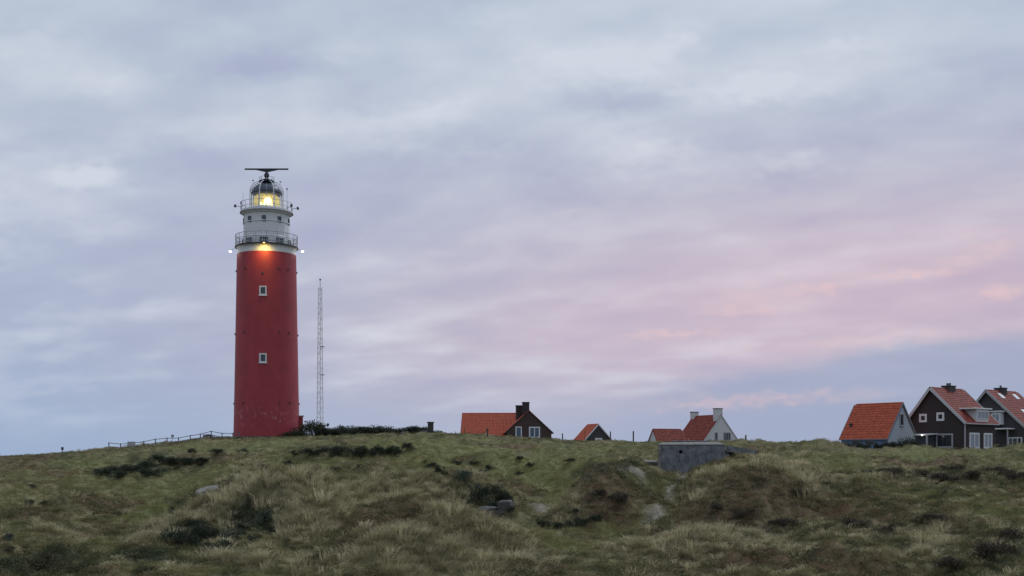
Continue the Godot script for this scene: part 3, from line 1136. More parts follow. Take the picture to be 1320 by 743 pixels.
	var q := [Vector3(-1.5, ay - 0.12, 0.1), Vector3(1.5, ay - 0.01, 0.1), Vector3(0.2, ay - 0.36, 0.1), Vector3(-0.2, ay - 0.36, 0.1)]
	var o3 := Vector3(0, 0, -0.2)
	quad(s, q[0], q[3], q[2], q[1])
	quad(s, q[1] + o3, q[2] + o3, q[3] + o3, q[0] + o3)
	quad(s, q[0] + o3, q[3] + o3, q[3], q[0])
	quad(s, q[2], q[2] + o3, q[1] + o3, q[1])
	quad(s, q[3], q[3] + o3, q[2] + o3, q[2])
	part("radar_antenna", done(s), M.dark, t)
	# instruments on arms
	for e in [[-1.72, 235.5, -0.9], [1.75, 236.0, 0.9]]:
		s = st()
		var yy: float = Y.call(e[1])
		tube(s, [Vector3(e[2], py, 0), Vector3(e[0], yy - 0.1, 0), Vector3(e[0], yy + 0.15, 0)], 0.022, 0.018, 5)
		lathe_at(s, Vector3(e[0], yy + 0.15, 0), [[0.02, 0], [0.13, 0.03], [0.13, 0.1], [0.02, 0.13]], 10)
		part("wind_sensor", done(s), M.dark, t)
	for e in [[2.55, 2.0, 247.0, 0.10], [-2.95, 1.4, 252.0, 0.0], [3.1, 1.0, 266.0, 0.16], [-3.2, 0.9, 264.5, 0.12]]:
		s = st()
		var p := Vector3(e[0], ty + 0.3, e[1])
		tube(s, [p, Vector3(e[0], Y.call(e[2]), e[1])], 0.022, 0.014, 5)
		if e[3] > 0.0:
			box(s, Vector3(e[0], Y.call(e[2]), e[1]), Vector3(e[3] * 1.6, e[3] * 2.2, e[3] * 1.6), Basis.IDENTITY, 0.02)
		part("antenna", done(s), M.dark, t)
	for e in [-1, 1]:
		s = st()
		var p := Vector3(e * 3.32, ty + 0.62, 0.9)
		tube(s, [p, p + Vector3(e * 0.55, 0.05, 0.0)], 0.03, 0.03, 6)
		box(s, p + Vector3(e * 0.62, 0.08, 0.0), Vector3(0.26, 0.34, 0.3), Basis(Vector3.BACK, 0.3 * e), 0.03)
		part("floodlight", done(s), M.dark, t)
	# lamps on brackets at the lower gallery, lit
	for e in [[-1.0, 326.0], [1.0, 323.0]]:
		s = st()
		var yy: float = Y.call(e[1])
		tube(s, [Vector3(e[0] * 3.9, gy + 0.05, 0.4), Vector3(e[0] * 4.4, yy + 0.06, 0.4)], 0.035, 0.03, 6)
		box(s, Vector3(e[0] * 4.52, yy + 0.10, 0.4), Vector3(0.34, 0.06, 0.24), Basis.IDENTITY, 0.015)
		var arm := part("lamp_arm", done(s), M.steel, t)
		var bulb := SphereMesh.new()
		bulb.radius = 0.2
		bulb.height = 0.2
		bulb.radial_segments = 16
		bulb.rings = 8
		var bu := part("lamp_bulb", bulb, M.lamp, arm)
		bu.position = Vector3(e[0] * 4.55, yy - 0.05, 0.4)
		var l := OmniLight3D.new()
		l.name = "bracket_light"
		l.light_color = Color(1.0, 0.97, 0.9)
		l.light_energy = 0.35
		l.light_size = 0.15
		l.omni_range = 40.0
		l.omni_attenuation = 2.0
		l.shadow_enabled = true
		t.add_child(l, true)
		l.position = bu.position + Vector3(0, -0.22, 0)
	# lamp over the front that washes the wall below the gallery
	s = st()
	box(s, Vector3(-0.32, gy - 0.03, 5.08), Vector3(0.3, 0.12, 0.26), Basis.IDENTITY, 0.02)
	bar(s, Vector3(-0.32, gy + 0.08, 3.9), Vector3(-0.32, gy + 0.06, 5.1), 0.08, 0.05)
	var fl := part("wall_washer", done(s), M.steel, t)
	s = st()
	box(s, Vector3(-0.32, gy - 0.105, 5.08), Vector3(0.24, 0.03, 0.2))
	part("lamp_glass", done(s), M.warm_lamp, fl)
	var sp2 := SpotLight3D.new()
	sp2.name = "wash_light"
	sp2.light_color = Color(1.0, 0.84, 0.42)
	sp2.light_energy = 15.0
	sp2.light_size = 0.1
	sp2.spot_angle = 62.0
	sp2.spot_angle_attenuation = 1.0
	sp2.spot_range = 40.0
	sp2.spot_attenuation = 2.0
	sp2.shadow_enabled = true
	t.add_child(sp2)
	sp2.position = Vector3(-0.32, gy - 0.14, 5.1)
	sp2.rotation_degrees = Vector3(-48, 0, 0)
	# two windows on the front, iron wall anchors round about, a vent
	for e in [380.0, 465.0]:
		var yy: float = Y.call(e)
		var r: float = lerpf(4.17, 3.76, yy / top)
		framed_window(t, Vector3(-0.45, yy, sqrt(r * r - 0.45 * 0.45) - 0.02), -0.11, 0.92, 1.18, 0.17, M.white_trim, M.pane)
	s = st()
	box(s, Vector3.ZERO, Vector3(0.1, 0.26, 0.16))
	var anchor := done(s)
	for e in [351.0, 432.0, 521.0]:
		var yy: float = Y.call(e)
		for k in 8:
			radial(t, "wall_anchor", anchor, M.dark, TAU * (k + 2.0) / 8.0 + (0.0 if k != 6 else 0.4), lerpf(4.17, 3.76, yy / top) + 0.03, yy)
	s = st()
	box(s, Vector3(-0.5, Y.call(358.0), 3.80), Vector3(0.26, 0.3, 0.14), Basis.IDENTITY, 0.03)
	part("vent", done(s), M.dark, t)
	# porch at the side of the foot
	s = st()
	box(s, Vector3(4.3, 0.7, 0.2), Vector3(0.62, 4.4, 0.9))
	var annex := part("side_shaft", done(s), M.red_side, t)
	s = st()
	box(s, Vector3(4.34, 2.96, 0.2), Vector3(0.86, 0.12, 1.1), Basis.IDENTITY, 0.02)
	part("cap", done(s), M.trim_grey, annex)

func lathe_at(s: SurfaceTool, c: Vector3, profile: Array, sides: int):
	for i in profile.size() - 1:
		for k in sides:
			var a0 := TAU * k / sides
			var a1 := TAU * (k + 1.0) / sides
			var r0: float = profile[i][0]
			var r1: float = profile[i + 1][0]
			quad(s, c + Vector3(sin(a0) * r0, profile[i][1], cos(a0) * r0), c + Vector3(sin(a1) * r0, profile[i][1], cos(a1) * r0), c + Vector3(sin(a1) * r1, profile[i + 1][1], cos(a1) * r1), c + Vector3(sin(a0) * r1, profile[i + 1][1], cos(a0) * r1))

func build_mast():
	var d := 172.0
	var g := at(412.5, d)
	var t := thing("lattice_mast", "slender pale steel lattice mast rising behind shrubs beside the lighthouse", "mast", g, 0.2)
	var H := height_of(363.0, d) - g.y
	var s: SurfaceTool
	var leg := func(k: int, h: float) -> Vector3:
		var r := lerpf(0.50, 0.27, h / H)
		var a := TAU * k / 3.0
		return Vector3(sin(a) * r, h, cos(a) * r)
	for k in 3:
		s = st()
		tube(s, [leg.call(k, -0.6), leg.call(k, H - 0.8)], 0.05, 0.04, 6)
		part("leg", done(s), M.pale_steel, t)
	var n := 30
	for i in n:
		for k in 3:
			s = st()
			var h0 := (H - 1.0) * i / n
			var h1 := (H - 1.0) * (i + 1) / n
			tube(s, [leg.call(k if i % 2 == 0 else (k + 1) % 3, h0), leg.call((k + 1) % 3 if i % 2 == 0 else k, h1)], 0.024, 0.024, 4)
			tube(s, [leg.call(k, h1), leg.call((k + 1) % 3, h1)], 0.02, 0.02, 4)
			part("brace", done(s), M.pale_steel, t)
	s = st()
	tube(s, [Vector3(0, H - 1.3, 0), Vector3(0, H + 0.15, 0)], 0.05, 0.03, 6)
	lathe_at(s, Vector3(0, H + 0.12, 0), [[0.02, 0], [0.12, 0.04], [0.12, 0.2], [0.02, 0.26]], 10)
	part("top_lamp", done(s), M.dark, t)
	for e in [[0.42, 0.60], [0.60, 0.5]]:
		s = st()
		box(s, Vector3(0.28, H * (1.0 - e[0]), 0.3), Vector3(0.6, 0.1, 0.25), Basis.IDENTITY, 0.02)
		part("bracket", done(s), M.dark, t)
	s = st()
	tube(s, [Vector3(0.4, 1.5, 0), Vector3(0.95, 1.7, 0.1)], 0.03, 0.03, 5)
	box(s, Vector3(1.05, 1.75, 0.1), Vector3(0.34, 0.4, 0.3), Basis(Vector3.BACK, -0.4), 0.05)
	part("floodlight", done(s), M.dark, t)

# ---------------------------------------------------------------- houses
# Own axes: the near gable stands at z = 0 and looks along +z, the house runs back to z = -len. apex: where the ridge lies across the gable.
func gable_wall(w0: float, w1: float, len_: float, e0: float, e1: float, ridge: float, low := -1.6) -> ArrayMesh:
	var s := st()
	var f := [Vector3(w0, low, 0), Vector3(w1, low, 0), Vector3(w1, e1, 0), Vector3(0, ridge, 0), Vector3(w0, e0, 0)]
	var b := []
	for p in f:
		b.append(p + Vector3(0, 0, -len_))
	quad(s, f[0], f[1], f[2], f[4])
	tri(s, f[4], f[2], f[3])
	quad(s, b[1], b[0], b[4], b[2])
	tri(s, b[2], b[4], b[3])
	quad(s, f[1], b[1], b[2], f[2])
	quad(s, b[0], f[0], f[4], b[4])
	quad(s, f[2], b[2], b[3], f[3])
	quad(s, b[4], f[4], f[3], b[3])
	return done(s)

# one roof slope laid with pantiles: ridge and eave lines from z0 to z1
func tiled_slope(ridge: Vector2, eave: Vector2, z0: float, z1: float) -> ArrayMesh:
	var s := st()
	var run := eave - ridge
	var L := run.length()
	var dir := run / L
	var nor := Vector2(-dir.y, dir.x)
	if nor.y < 0:
		nor = -nor
	var rows := int(L / 0.34)
	var cols := int(absf(z1 - z0) / 0.24)
	var wave := [0.0, 0.035, 0.045, 0.0]
	s.set_smooth_group(1)
	for i in rows:
		var a := ridge + dir * L * i / rows
		var b := ridge + dir * (L * (i + 1.0) / rows + 0.015)
		for j in cols:
			for q in 3:
				var za := lerpf(z0, z1, (j + q / 3.0) / cols)
				var zb := lerpf(z0, z1, (j + (q + 1) / 3.0) / cols)
				var wob := 0.008 * sin(i * 12.9 + j * 78.2)
				var ha: float = 0.085 + wave[q] + wob
				var hb: float = 0.085 + wave[q + 1] + wob
				var p := [a + nor * (ha - 0.0), b + nor * (ha + 0.035), b + nor * (hb + 0.035), a + nor * (hb - 0.0)]
				var v := [Vector3(p[0].x, p[0].y, za), Vector3(p[1].x, p[1].y, za), Vector3(p[2].x, p[2].y, zb), Vector3(p[3].x, p[3].y, zb)]
				var lip := b + nor * 0.07
				if (v[1] - v[0]).cross(v[2] - v[0]).dot(Vector3(nor.x, nor.y, 0)) > 0:
					quad(s, v[0], v[1], v[2], v[3])
				else:
					quad(s, v[3], v[2], v[1], v[0])
				s.set_smooth_group(-1)
				quad(s, v[1], Vector3(lip.x, lip.y, za), Vector3(lip.x, lip.y, zb), v[2])
				s.set_smooth_group(1)
	# boarding under the tiles
	s.set_smooth_group(-1)
	var c := [ridge + nor * 0.075, eave + nor * 0.075, eave + nor * 0.004, ridge + nor * 0.004]
	var f := []
	for z in [z0, z1]:
		for p in c:
			f.append(Vector3(p.x, p.y, z))
	quad(s, f[0], f[1], f[2], f[3])
	quad(s, f[4], f[5], f[6], f[7])
	quad(s, f[3], f[2], f[6], f[7])
	quad(s, f[1], f[5], f[6], f[2])
	return done(s)

func chimney(parent: Node, p: Vector3, size: Vector3, m: Material, cap: Material, pots := 1):
	var s := st()
	box(s, p + Vector3(0, size.y / 2, 0), size)
	var o := part("chimney", done(s), m, parent)
	s = st()
	box(s, p + Vector3(0, size.y + 0.06, 0), Vector3(size.x + 0.16, 0.12, size.z + 0.16), Basis.IDENTITY, 0.02)
	part("cap", done(s), cap, o)
	for k in pots:
		s = st()
		lathe_at(s, p + Vector3((k - (pots - 1) / 2.0) * 0.3, size.y + 0.12, 0), [[0.13, 0.0], [0.11, 0.22], [0.15, 0.24], [0.15, 0.28], [0.0, 0.29]], 12)
		part("pot", done(s), cap, o)

func house(called: String, label: String, px: float, d: float, base: float, turn: float, w0: float, w1: float, len_: float, e0: float, e1: float, ridge: float, wall: Material, tile: Material, trim: Material, over := 0.25, verge_w := 0.22) -> Node3D:
	var t := thing(called, label, "house", Vector3((px - 660.0) / FOC * d, base, -d), deg_to_rad(turn))
	body(t, Transform3D.IDENTITY, w0, w1, len_, e0, e1, ridge, wall, tile, trim, over, verge_w)
	return t

func body(t: Node3D, xf: Transform3D, w0: float, w1: float, len_: float, e0: float, e1: float, ridge: float, wall: Material, tile: Material, trim: Material, over := 0.25, verge_w := 0.22):
	part("wall", gable_wall(w0, w1, len_, e0, e1, ridge), wall, t).transform = xf
	var z0 := over
	var z1 := -len_ - over
	for k in 2:
		var foot := Vector2(w0, e0) if k == 0 else Vector2(w1, e1)
		var dir := (foot - Vector2(0, ridge)).normalized()
		var eave := foot + dir * 0.38
		var o := part("roof_slope", tiled_slope(Vector2(0, ridge), eave, z0, z1), tile, t)
		o.transform = xf
		var nor := Vector2(-dir.y, dir.x)
		if nor.y < 0:
			nor = -nor
		for z in [z0, z1]:
			var s := st()
			var out: float = 0.03 if z == z0 else -0.03
			var a := Vector2(0, ridge) + nor * 0.03
			var b := eave + nor * 0.03
			bar(s, Vector3(a.x, a.y, z + out), Vector3(b.x, b.y, z + out), 0.05, verge_w, Vector3(nor.x, nor.y, 0))
			part("verge_board", done(s), trim, o)
		var g := st()
		bar(g, Vector3(eave.x + 0.05 * signf(eave.x), eave.y + 0.02, z0), Vector3(eave.x + 0.05 * signf(eave.x), eave.y + 0.02, z1), 0.12, 0.12)
		part("gutter", done(g), trim, o)
	var r := st()
	for i in int((z0 - z1) / 0.4):
		var za := z0 - i * 0.4
		tube(r, [Vector3(0, ridge + 0.08, za), Vector3(0, ridge + 0.08, za - 0.42)], 0.13, 0.12, 8)
	part("ridge_tiles", done(r), tile, t).transform = xf

func build_houses():
	# brick house: gable to the front, long range to the side
	var a := house("brick_house", "dark brick house with long orange tiled roof and two brick chimneys", 682, 204, 1.0, 9, -3.75, 3.75, 8.5, 3.85, 3.85, 7.25, M.brick, M.tile, M.brick, 0.12, 0.16)
	body(a, Transform3D(Basis(Vector3.UP, -PI / 2 - 0.20), Vector3(-10.2, 0, -6.4)), -4.0, 4.0, 10.0, 3.0, 3.0, 6.95, M.brick, M.tile, M.trim_grey, 0.1, 0.16)
	framed_window(a, Vector3(-1.75, 3.7, 0.003), 0, 1.05, 2.0, 0.16, M.white_trim, M.pane_blue, 0)
	framed_window(a, Vector3(0.9, 3.75, 0.003), 0, 1.85, 1.85, 0.2, M.white_trim, M.pane_blue, 1)
	chimney(a, Vector3(-0.45, 6.2, -0.6), Vector3(1.05, 2.45, 0.95), M.brick_dark, M.dark, 0)
	chimney(a, Vector3(-1.35, 5.6, -1.9), Vector3(1.0, 2.55, 1.0), M.brick_dark, M.dark, 0)
	# the small grey gable beyond
	var b := house("small_house", "small grey gabled house with orange roof low behind the dune", 771, 232, 1.1, 24, -2.9, 2.9, 4.2, 2.8, 2.8, 5.75, M.brick_grey, M.tile, M.white_trim, 0.2, 0.2)
	framed_window(b, Vector3(0.1, 2.75, 0.003), 0, 1.5, 1.0, 0.16, M.white_trim, M.white, 1)
	# white house with the red roof
	var c := house("white_house", "white plastered house with steep orange roof and two white chimneys", 930, 205, 1.0, 30, -3.7, 3.7, 7.4, 2.3, 2.3, 6.55, M.plaster, M.tile_old, M.plaster, 0.06, 0.12)
	framed_window(c, Vector3(-1.1, 3.1, 0.003), 0, 0.6, 1.3, 0.09, M.trim_grey, M.pane, 0)
	framed_window(c, Vector3(1.2, 3.1, 0.003), 0, 1.5, 1.35, 0.1, M.trim_grey, M.pane, 2)
	chimney(c, Vector3(-0.35, 5.3, -0.46), Vector3(1.25, 2.35, 0.9), M.plaster, M.dark, 0)
	chimney(c, Vector3(0.0, 5.6, -7.1), Vector3(1.0, 1.7, 1.0), M.plaster, M.dark, 0)
	var w := house("outbuilding", "low white outbuilding with red tiled roof joined to the white house", 842, 203, 1.0, -68, -1.7, 1.7, 5.2, 2.0, 2.0, 4.15, M.plaster, M.tile_old, M.tile_old, 0.08, 0.12)
	w.set_meta("category", "outbuilding")
	# cottage with the bright roof
	var d := house("cottage", "small cottage with bright orange roof, white gable and blue side wall", 1163, 138, 0.55, 40, -2.75, 2.75, 6.0, 2.15, 2.15, 5.85, M.plaster_blue, M.tile, M.slate_trim, 0.12, 0.2)
	var s := st()
	box(s, Vector3(-2.8, 0.2, -3.0), Vector3(0.12, 3.86, 5.98))
	part("side_cladding", done(s), M.blue_wall, d)
	framed_window(d, Vector3(-2.87, 1.55, -2.2), -PI / 2, 1.2, 0.5, 0.06, M.slate_trim, M.pane, 0, false)
	framed_window(d, Vector3(-2.87, 1.55, -3.9), -PI / 2, 1.2, 0.5, 0.06, M.slate_trim, M.pane, 0, false)
	framed_window(d, Vector3(-0.1, 4.05, 0.003), 0, 0.72, 1.3, 0.09, M.trim_grey, M.pane, 0)
	s = st()
	box(s, Vector3(0, 1.0, 0.03), Vector3(5.4, 0.9, 0.05))
	part("gable_base", done(s), M.blue_wall, d)
	s = st()
	tube(s, [Vector3(-2.0, 3.1, -5.3), Vector3(-2.0, 3.6, -5.3)], 0.09, 0.09, 8)
	box(s, Vector3(-2.0, 3.65, -5.3), Vector3(0.34, 0.2, 0.34), Basis.IDENTITY, 0.04)
	part("roof_vent", done(s), M.dark, d)
	# brown house
	var e := house("brown_house", "dark brown brick house with white edged gable and flat roofed white dormer", 1201, 140, 0.9, -50, -2.75, 4.1, 6.4, 3.95, 3.5, 7.3, M.brick_dark, M.tile_old, M.trim_pale, 0.35, 0.3)
	framed_window(e, Vector3(-1.03, 4.0, 0.003), 0, 0.95, 0.95, 0.23, M.white_trim, M.pane, 0, false)
	framed_window(e, Vector3(1.15, 4.1, 0.003), 0, 0.95, 0.95, 0.23, M.white_trim, M.pane, 0, false)
	framed_window(e, Vector3(1.65, 1.4, 0.003), 0, 2.1, 1.6, 0.18, M.trim_grey, M.pane, 0)
	framed_window(e, Vector3(4.103, 1.4, -1.9), PI / 2, 2.1, 1.75, 0.2, M.white_trim, M.pane_pale, 1)
	framed_window(e, Vector3(4.103, 1.4, -4.8), PI / 2, 1.8, 1.75, 0.2, M.white_trim, M.pane_pale, 1)
	chimney(e, Vector3(0.0, 6.9, -3.6), Vector3(1.0, 0.75, 1.3), M.brick_grey, M.dark, 2)
	s = st()
	bar(s, Vector3(4.15, -1.0, 0.07), Vector3(4.15, 3.3, 0.07), 0.12, 0.12)
	part("drainpipe", done(s), M.trim_grey, e)
	dormer(e, Vector3(3.9, 3.45, -3.4), 2.6, 1.45, 1.7)
	porch(e, Vector3(-0.6, 0.0, 0.0))
	# its neighbour
	var f := house("neighbour_house", "dark brick house with roof windows standing behind the brown house", 1273, 152, 0.9, -50, -3.0, 4.7, 6.8, 4.4, 3.4, 7.7, M.brick_grey, M.tile_old, M.trim_grey, 0.35, 0.3)
	chimney(f, Vector3(0.0, 7.2, -3.2), Vector3(1.2, 0.9, 0.9), M.brick_grey, M.dark, 1)
	for k in [[-1.85, 1.0], [-5.4, 1.0], [-3.3, 4.0]]:
		s = st()
		var dirn := Vector2(4.7, 3.4 - 7.7).normalized()
		var nor := Vector2(-dirn.y, dirn.x)
		var p: Vector2 = Vector2(0, 7.7) + dirn * k[1] + nor * 0.16
		box(s, Vector3(p.x, p.y, k[0]), Vector3(0.95, 0.1, 0.8), Basis(Vector3(dirn.x, dirn.y, 0), Vector3(nor.x, nor.y, 0), Vector3.BACK), 0.02)
		part("roof_window", done(s), M.white_trim, f)
	framed_window(f, Vector3(3.6, 1.4, 0.003), 0, 1.8, 1.2, 0.16, M.white_trim, M.pane, 2)
	# glazed bay with a canopy between the two
	s = st()
	box(s, Vector3(1.6, 4.3, 0.45), Vector3(1.2, 1.5, 0.8))
	var bay := part("bay", done(s), M.white_trim, f)
	s = st()
	box(s, Vector3(1.5, 5.13, 0.5), Vector3(1.9, 0.14, 1.2), Basis.IDENTITY, 0.02)
	part("bay_roof", done(s), M.white_trim, bay)
	framed_window(bay, Vector3(1.6, 4.35, 0.853), 0, 1.0, 1.0, 0.1, M.white_trim, M.pane_pale, 1, false)
	s = st()
	box(s, Vector3(2.4, 3.0, 0.8), Vector3(2.4, 0.16, 1.6), Basis.IDENTITY, 0.03)
	part("canopy", done(s), M.white_trim, f)
	for k in [1.4, 3.4]:
		s = st()
		bar(s, Vector3(k, -1.2, 1.45), Vector3(k, 2.92, 1.45), 0.12, 0.12)
		part("canopy_post", done(s), M.trim_grey, f)

func dormer(h: Node, p: Vector3, wide: float, tall: float, deep: float):
	var s := st()
	box(s, p + Vector3(-deep / 2 + 0.35, tall / 2, 0), Vector3(deep, tall, wide))
	var o := part("dormer", done(s), M.white_trim, h)
	s = st()
	box(s, p + Vector3(-deep / 2 + 0.42, tall + 0.08, 0.2), Vector3(deep + 0.35, 0.15, wide + 1.3), Basis.IDENTITY, 0.02)
	part("dormer_roof", done(s), M.white_trim, o)
	framed_window(o, p + Vector3(0.353, tall * 0.55, 0), PI / 2, wide - 0.2, tall * 0.62, 0.09, M.white_trim, M.pane_pale, 2, false)

func porch(h: Node, p: Vector3):
	# lean-to with a pale canopy and a lit lamp under it
	var s := st()
	box(s, p + Vector3(0.0, 0.4, 0.75), Vector3(2.0, 3.2, 1.44))
	var o := part("porch", done(s), M.blue_wall_dark, h)
	s = st()
	box(s, p + Vector3(0.15, 2.12, 0.95), Vector3(2.6, 0.14, 2.3), Basis(Vector3.RIGHT, 0.06), 0.02)
	part("porch_roof", done(s), M.white_trim, o)
	s = st()
	bar(s, p + Vector3(1.2, -1.4, 1.9), p + Vector3(1.2, 2.0, 1.9), 0.16, 0.16)
	part("porch_post", done(s), M.trim_grey, o)
	var b := SphereMesh.new()
	b.radius = 0.09
	b.height = 0.13
	b.radial_segments = 12
	b.rings = 6
	var l := part("porch_lamp", b, M.lamp, o)
	l.position = p + Vector3(0.75, 2.0, 2.16)
	var li := OmniLight3D.new()
	li.name = "porch_light"
	li.light_color = Color(1.0, 0.93, 0.82)
	li.light_energy = 0.10
	li.light_size = 0.12
	li.omni_range = 20.0
	li.omni_attenuation = 2.0
	li.shadow_enabled = true
	o.add_child(li)
	li.position = l.position + Vector3(0, 0.02, 0.2)

# ---------------------------------------------------------------- bunker and odds and ends
func build_bunker():
	var d := 88.0
	var g := at(892, d)
	var px2m := d / FOC
	var foot := height_of(612.0, d)
	var t := thing("bunker", "weathered grey concrete bunker half buried in the dune top", "bunker", Vector3((848.0 - 660.0) * px2m, foot, -d), deg_to_rad(-8.0))
	var H := height_of(573.5, d) - foot
	var L := 4.7
	# body with a sloping upper edge
	var s := st()
	var deep := 3.4
	var lo := -1.2
	var a := [Vector3(0, lo, 0), Vector3(L, lo, 0), Vector3(L, H, 0), Vector3(0, H, 0)]
	var b := [Vector3(0, lo, -deep), Vector3(L, lo, -deep), Vector3(L, H, -deep), Vector3(0, H, -deep)]
	# front face round a small slit that goes right into the wall
	var sx := [0.0, 1.5, 1.72, L]
	var sy := [lo, H - 0.62, H - 0.40, H]
	for i in 3:
		for j in 3:
			if i == 1 and j == 1:
				continue
			quad(s, Vector3(sx[i], sy[j], 0), Vector3(sx[i + 1], sy[j], 0), Vector3(sx[i + 1], sy[j + 1], 0), Vector3(sx[i], sy[j + 1], 0))
	var e0 := [Vector3(sx[1], sy[1], 0), Vector3(sx[2], sy[1], 0), Vector3(sx[2], sy[2], 0), Vector3(sx[1], sy[2], 0)]
	var inw := Vector3(0, 0, -1.2)
	for k in 4:
		var m := (k + 1) % 4
		quad(s, e0[k], e0[m], e0[m] + inw, e0[k] + inw)
	quad(s, b[1], b[0], b[3], b[2])
	quad(s, a[1], b[1], b[2], a[2])
	quad(s, b[0], a[0], a[3], b[3])
	part("wall", done(s), M.concrete, t)
	s = st()
	# roof slab: chamfered, with a thin dark upstand behind
	var c0 := [Vector3(-0.06, H + 0.003, 0.06), Vector3(L + 0.06, H + 0.003, 0.06), Vector3(L + 0.06, H + 0.003, -deep - .06), Vector3(-0.06, H + 0.003, -deep - .06)]
	var c1 := [Vector3(0.42, H + 0.17, -0.6), Vector3(L - 0.5, H + 0.20, -0.6), Vector3(L - 0.5, H + 0.20, -deep + .5), Vector3(0.42, H + 0.17, -deep + .5)]
	for k in 4:
		var j := (k + 1) % 4
		quad(s, c0[k], c0[j], c1[j], c1[k])
	quad(s, c1[0], c1[1], c1[2], c1[3])
	part("roof_slab", done(s), M.concrete_pale, t)
	s = st()
	box(s, Vector3(2.3, H + 0.24, -1.6), Vector3(2.7, 0.1, 1.4), Basis.IDENTITY, 0.02)
	part("hatch", done(s), M.concrete, t)
	# pilaster strip at the corner and a slit
	s = st()
	box(s, Vector3(0.12, H / 2 - 0.6, 0.03), Vector3(0.22, H + 1.1, 0.08))
	part("corner_strip", done(s), M.concrete_pale, t)
	# broken wing wall with an undercut roof
	s = st()
	var w := [Vector3(L + 0.003, lo, -0.25), Vector3(L + 0.55, lo, -0.35), Vector3(L + 0.28, H - 0.62, -0.35), Vector3(L + 0.003, H - 0.42, -0.25)]
	var wb := []
	for p in w:
		wb.append(p + Vector3(0.1, 0, -2.6))
	quad(s, w[0], w[1], w[2], w[3])
	quad(s, w[1], wb[1], wb[2], w[2])
	quad(s, w[2], wb[2], wb[3], w[3])
	part("wing_wall", done(s), M.concrete, t)
	s = st()
	var q := [Vector3(L + 0.07, H - 0.50, -0.1), Vector3(L + 2.2, H - 0.72, -0.7), Vector3(L + 2.2, H - 0.42, -0.7), Vector3(L + 0.07, H - 0.04, -0.1)]
	var qb := []
	for p in q:
		qb.append(p + Vector3(0.1, 0.0, -2.4))
	quad(s, q[0], q[1], q[2], q[3])
	quad(s, q[3], q[2], qb[2], qb[3])
	quad(s, q[1], qb[1], qb[2], q[2])
	quad(s, qb[0], qb[1], q[1], q[0])
	part("wing_roof", done(s), M.concrete, t)
	s = st()
	box(s, Vector3(L + 1.2, H - 1.3, -2.2), Vector3(2.2, 1.9, 0.3))
	part("recess_wall", done(s), M.concrete, t)
	# broken slabs beside it
	for e in [[826, 604.5, 88.5, 2.1, 0.22, 1.5, 6.0, -3.0], [806, 606, 89.5, 1.3, 0.18, 1.2, -14.0, 4.0], [834, 597, 91.0, 1.7, 0.30, 1.2, 12.0, 6.0]]:
		var p := at(e[0], e[2])
		p.y = height_of(e[1], e[2])
		s = st()
		box(s, Vector3.ZERO, Vector3(e[3], e[4], e[5]), Basis.IDENTITY, 0.04)
		var o := part("concrete_slab", done(s), M.concrete_pale, self)
		o.position = p
		o.rotation_degrees = Vector3(e[7], e[6], -e[7] * 0.5)
		tag(o, ["pale broken concrete slab wedged against the bunker", "narrow broken concrete slab farthest from the bunker", "thick broken slab on top of the bank beside the bunker"][int(used.get("concrete_slab", 0))], "slab", "broken slabs beside the bunker")

func rock_mesh(size: Vector3, seed_: int) -> ArrayMesh:
	var g := FastNoiseLite.new()
	g.seed = seed_
	g.frequency = 0.9
	var s := st()
	var N := 9
	for f in 6:
		for i in N:
			for j in N:
				var q := []
				for k in [[0, 0], [1, 0], [1, 1], [0, 1]]:
					var u: float = (i + k[0]) * 2.0 / N - 1.0
					var v: float = (j + k[1]) * 2.0 / N - 1.0
					var p: Vector3 = [Vector3(1, v, -u), Vector3(-1, v, u), Vector3(u, 1, -v), Vector3(u, -1, v), Vector3(u, v, 1), Vector3(-u, v, -1)][f]
					p = p.lerp(p.normalized() * 1.15, 0.45)
					p *= 1.0 + 0.22 * g.get_noise_3dv(p * 1.3) + 0.06 * g.get_noise_3dv(p * 6.0)
					q.append(p * size * 0.5)
				quad(s, q[0], q[1], q[2], q[3])
	return done(s)

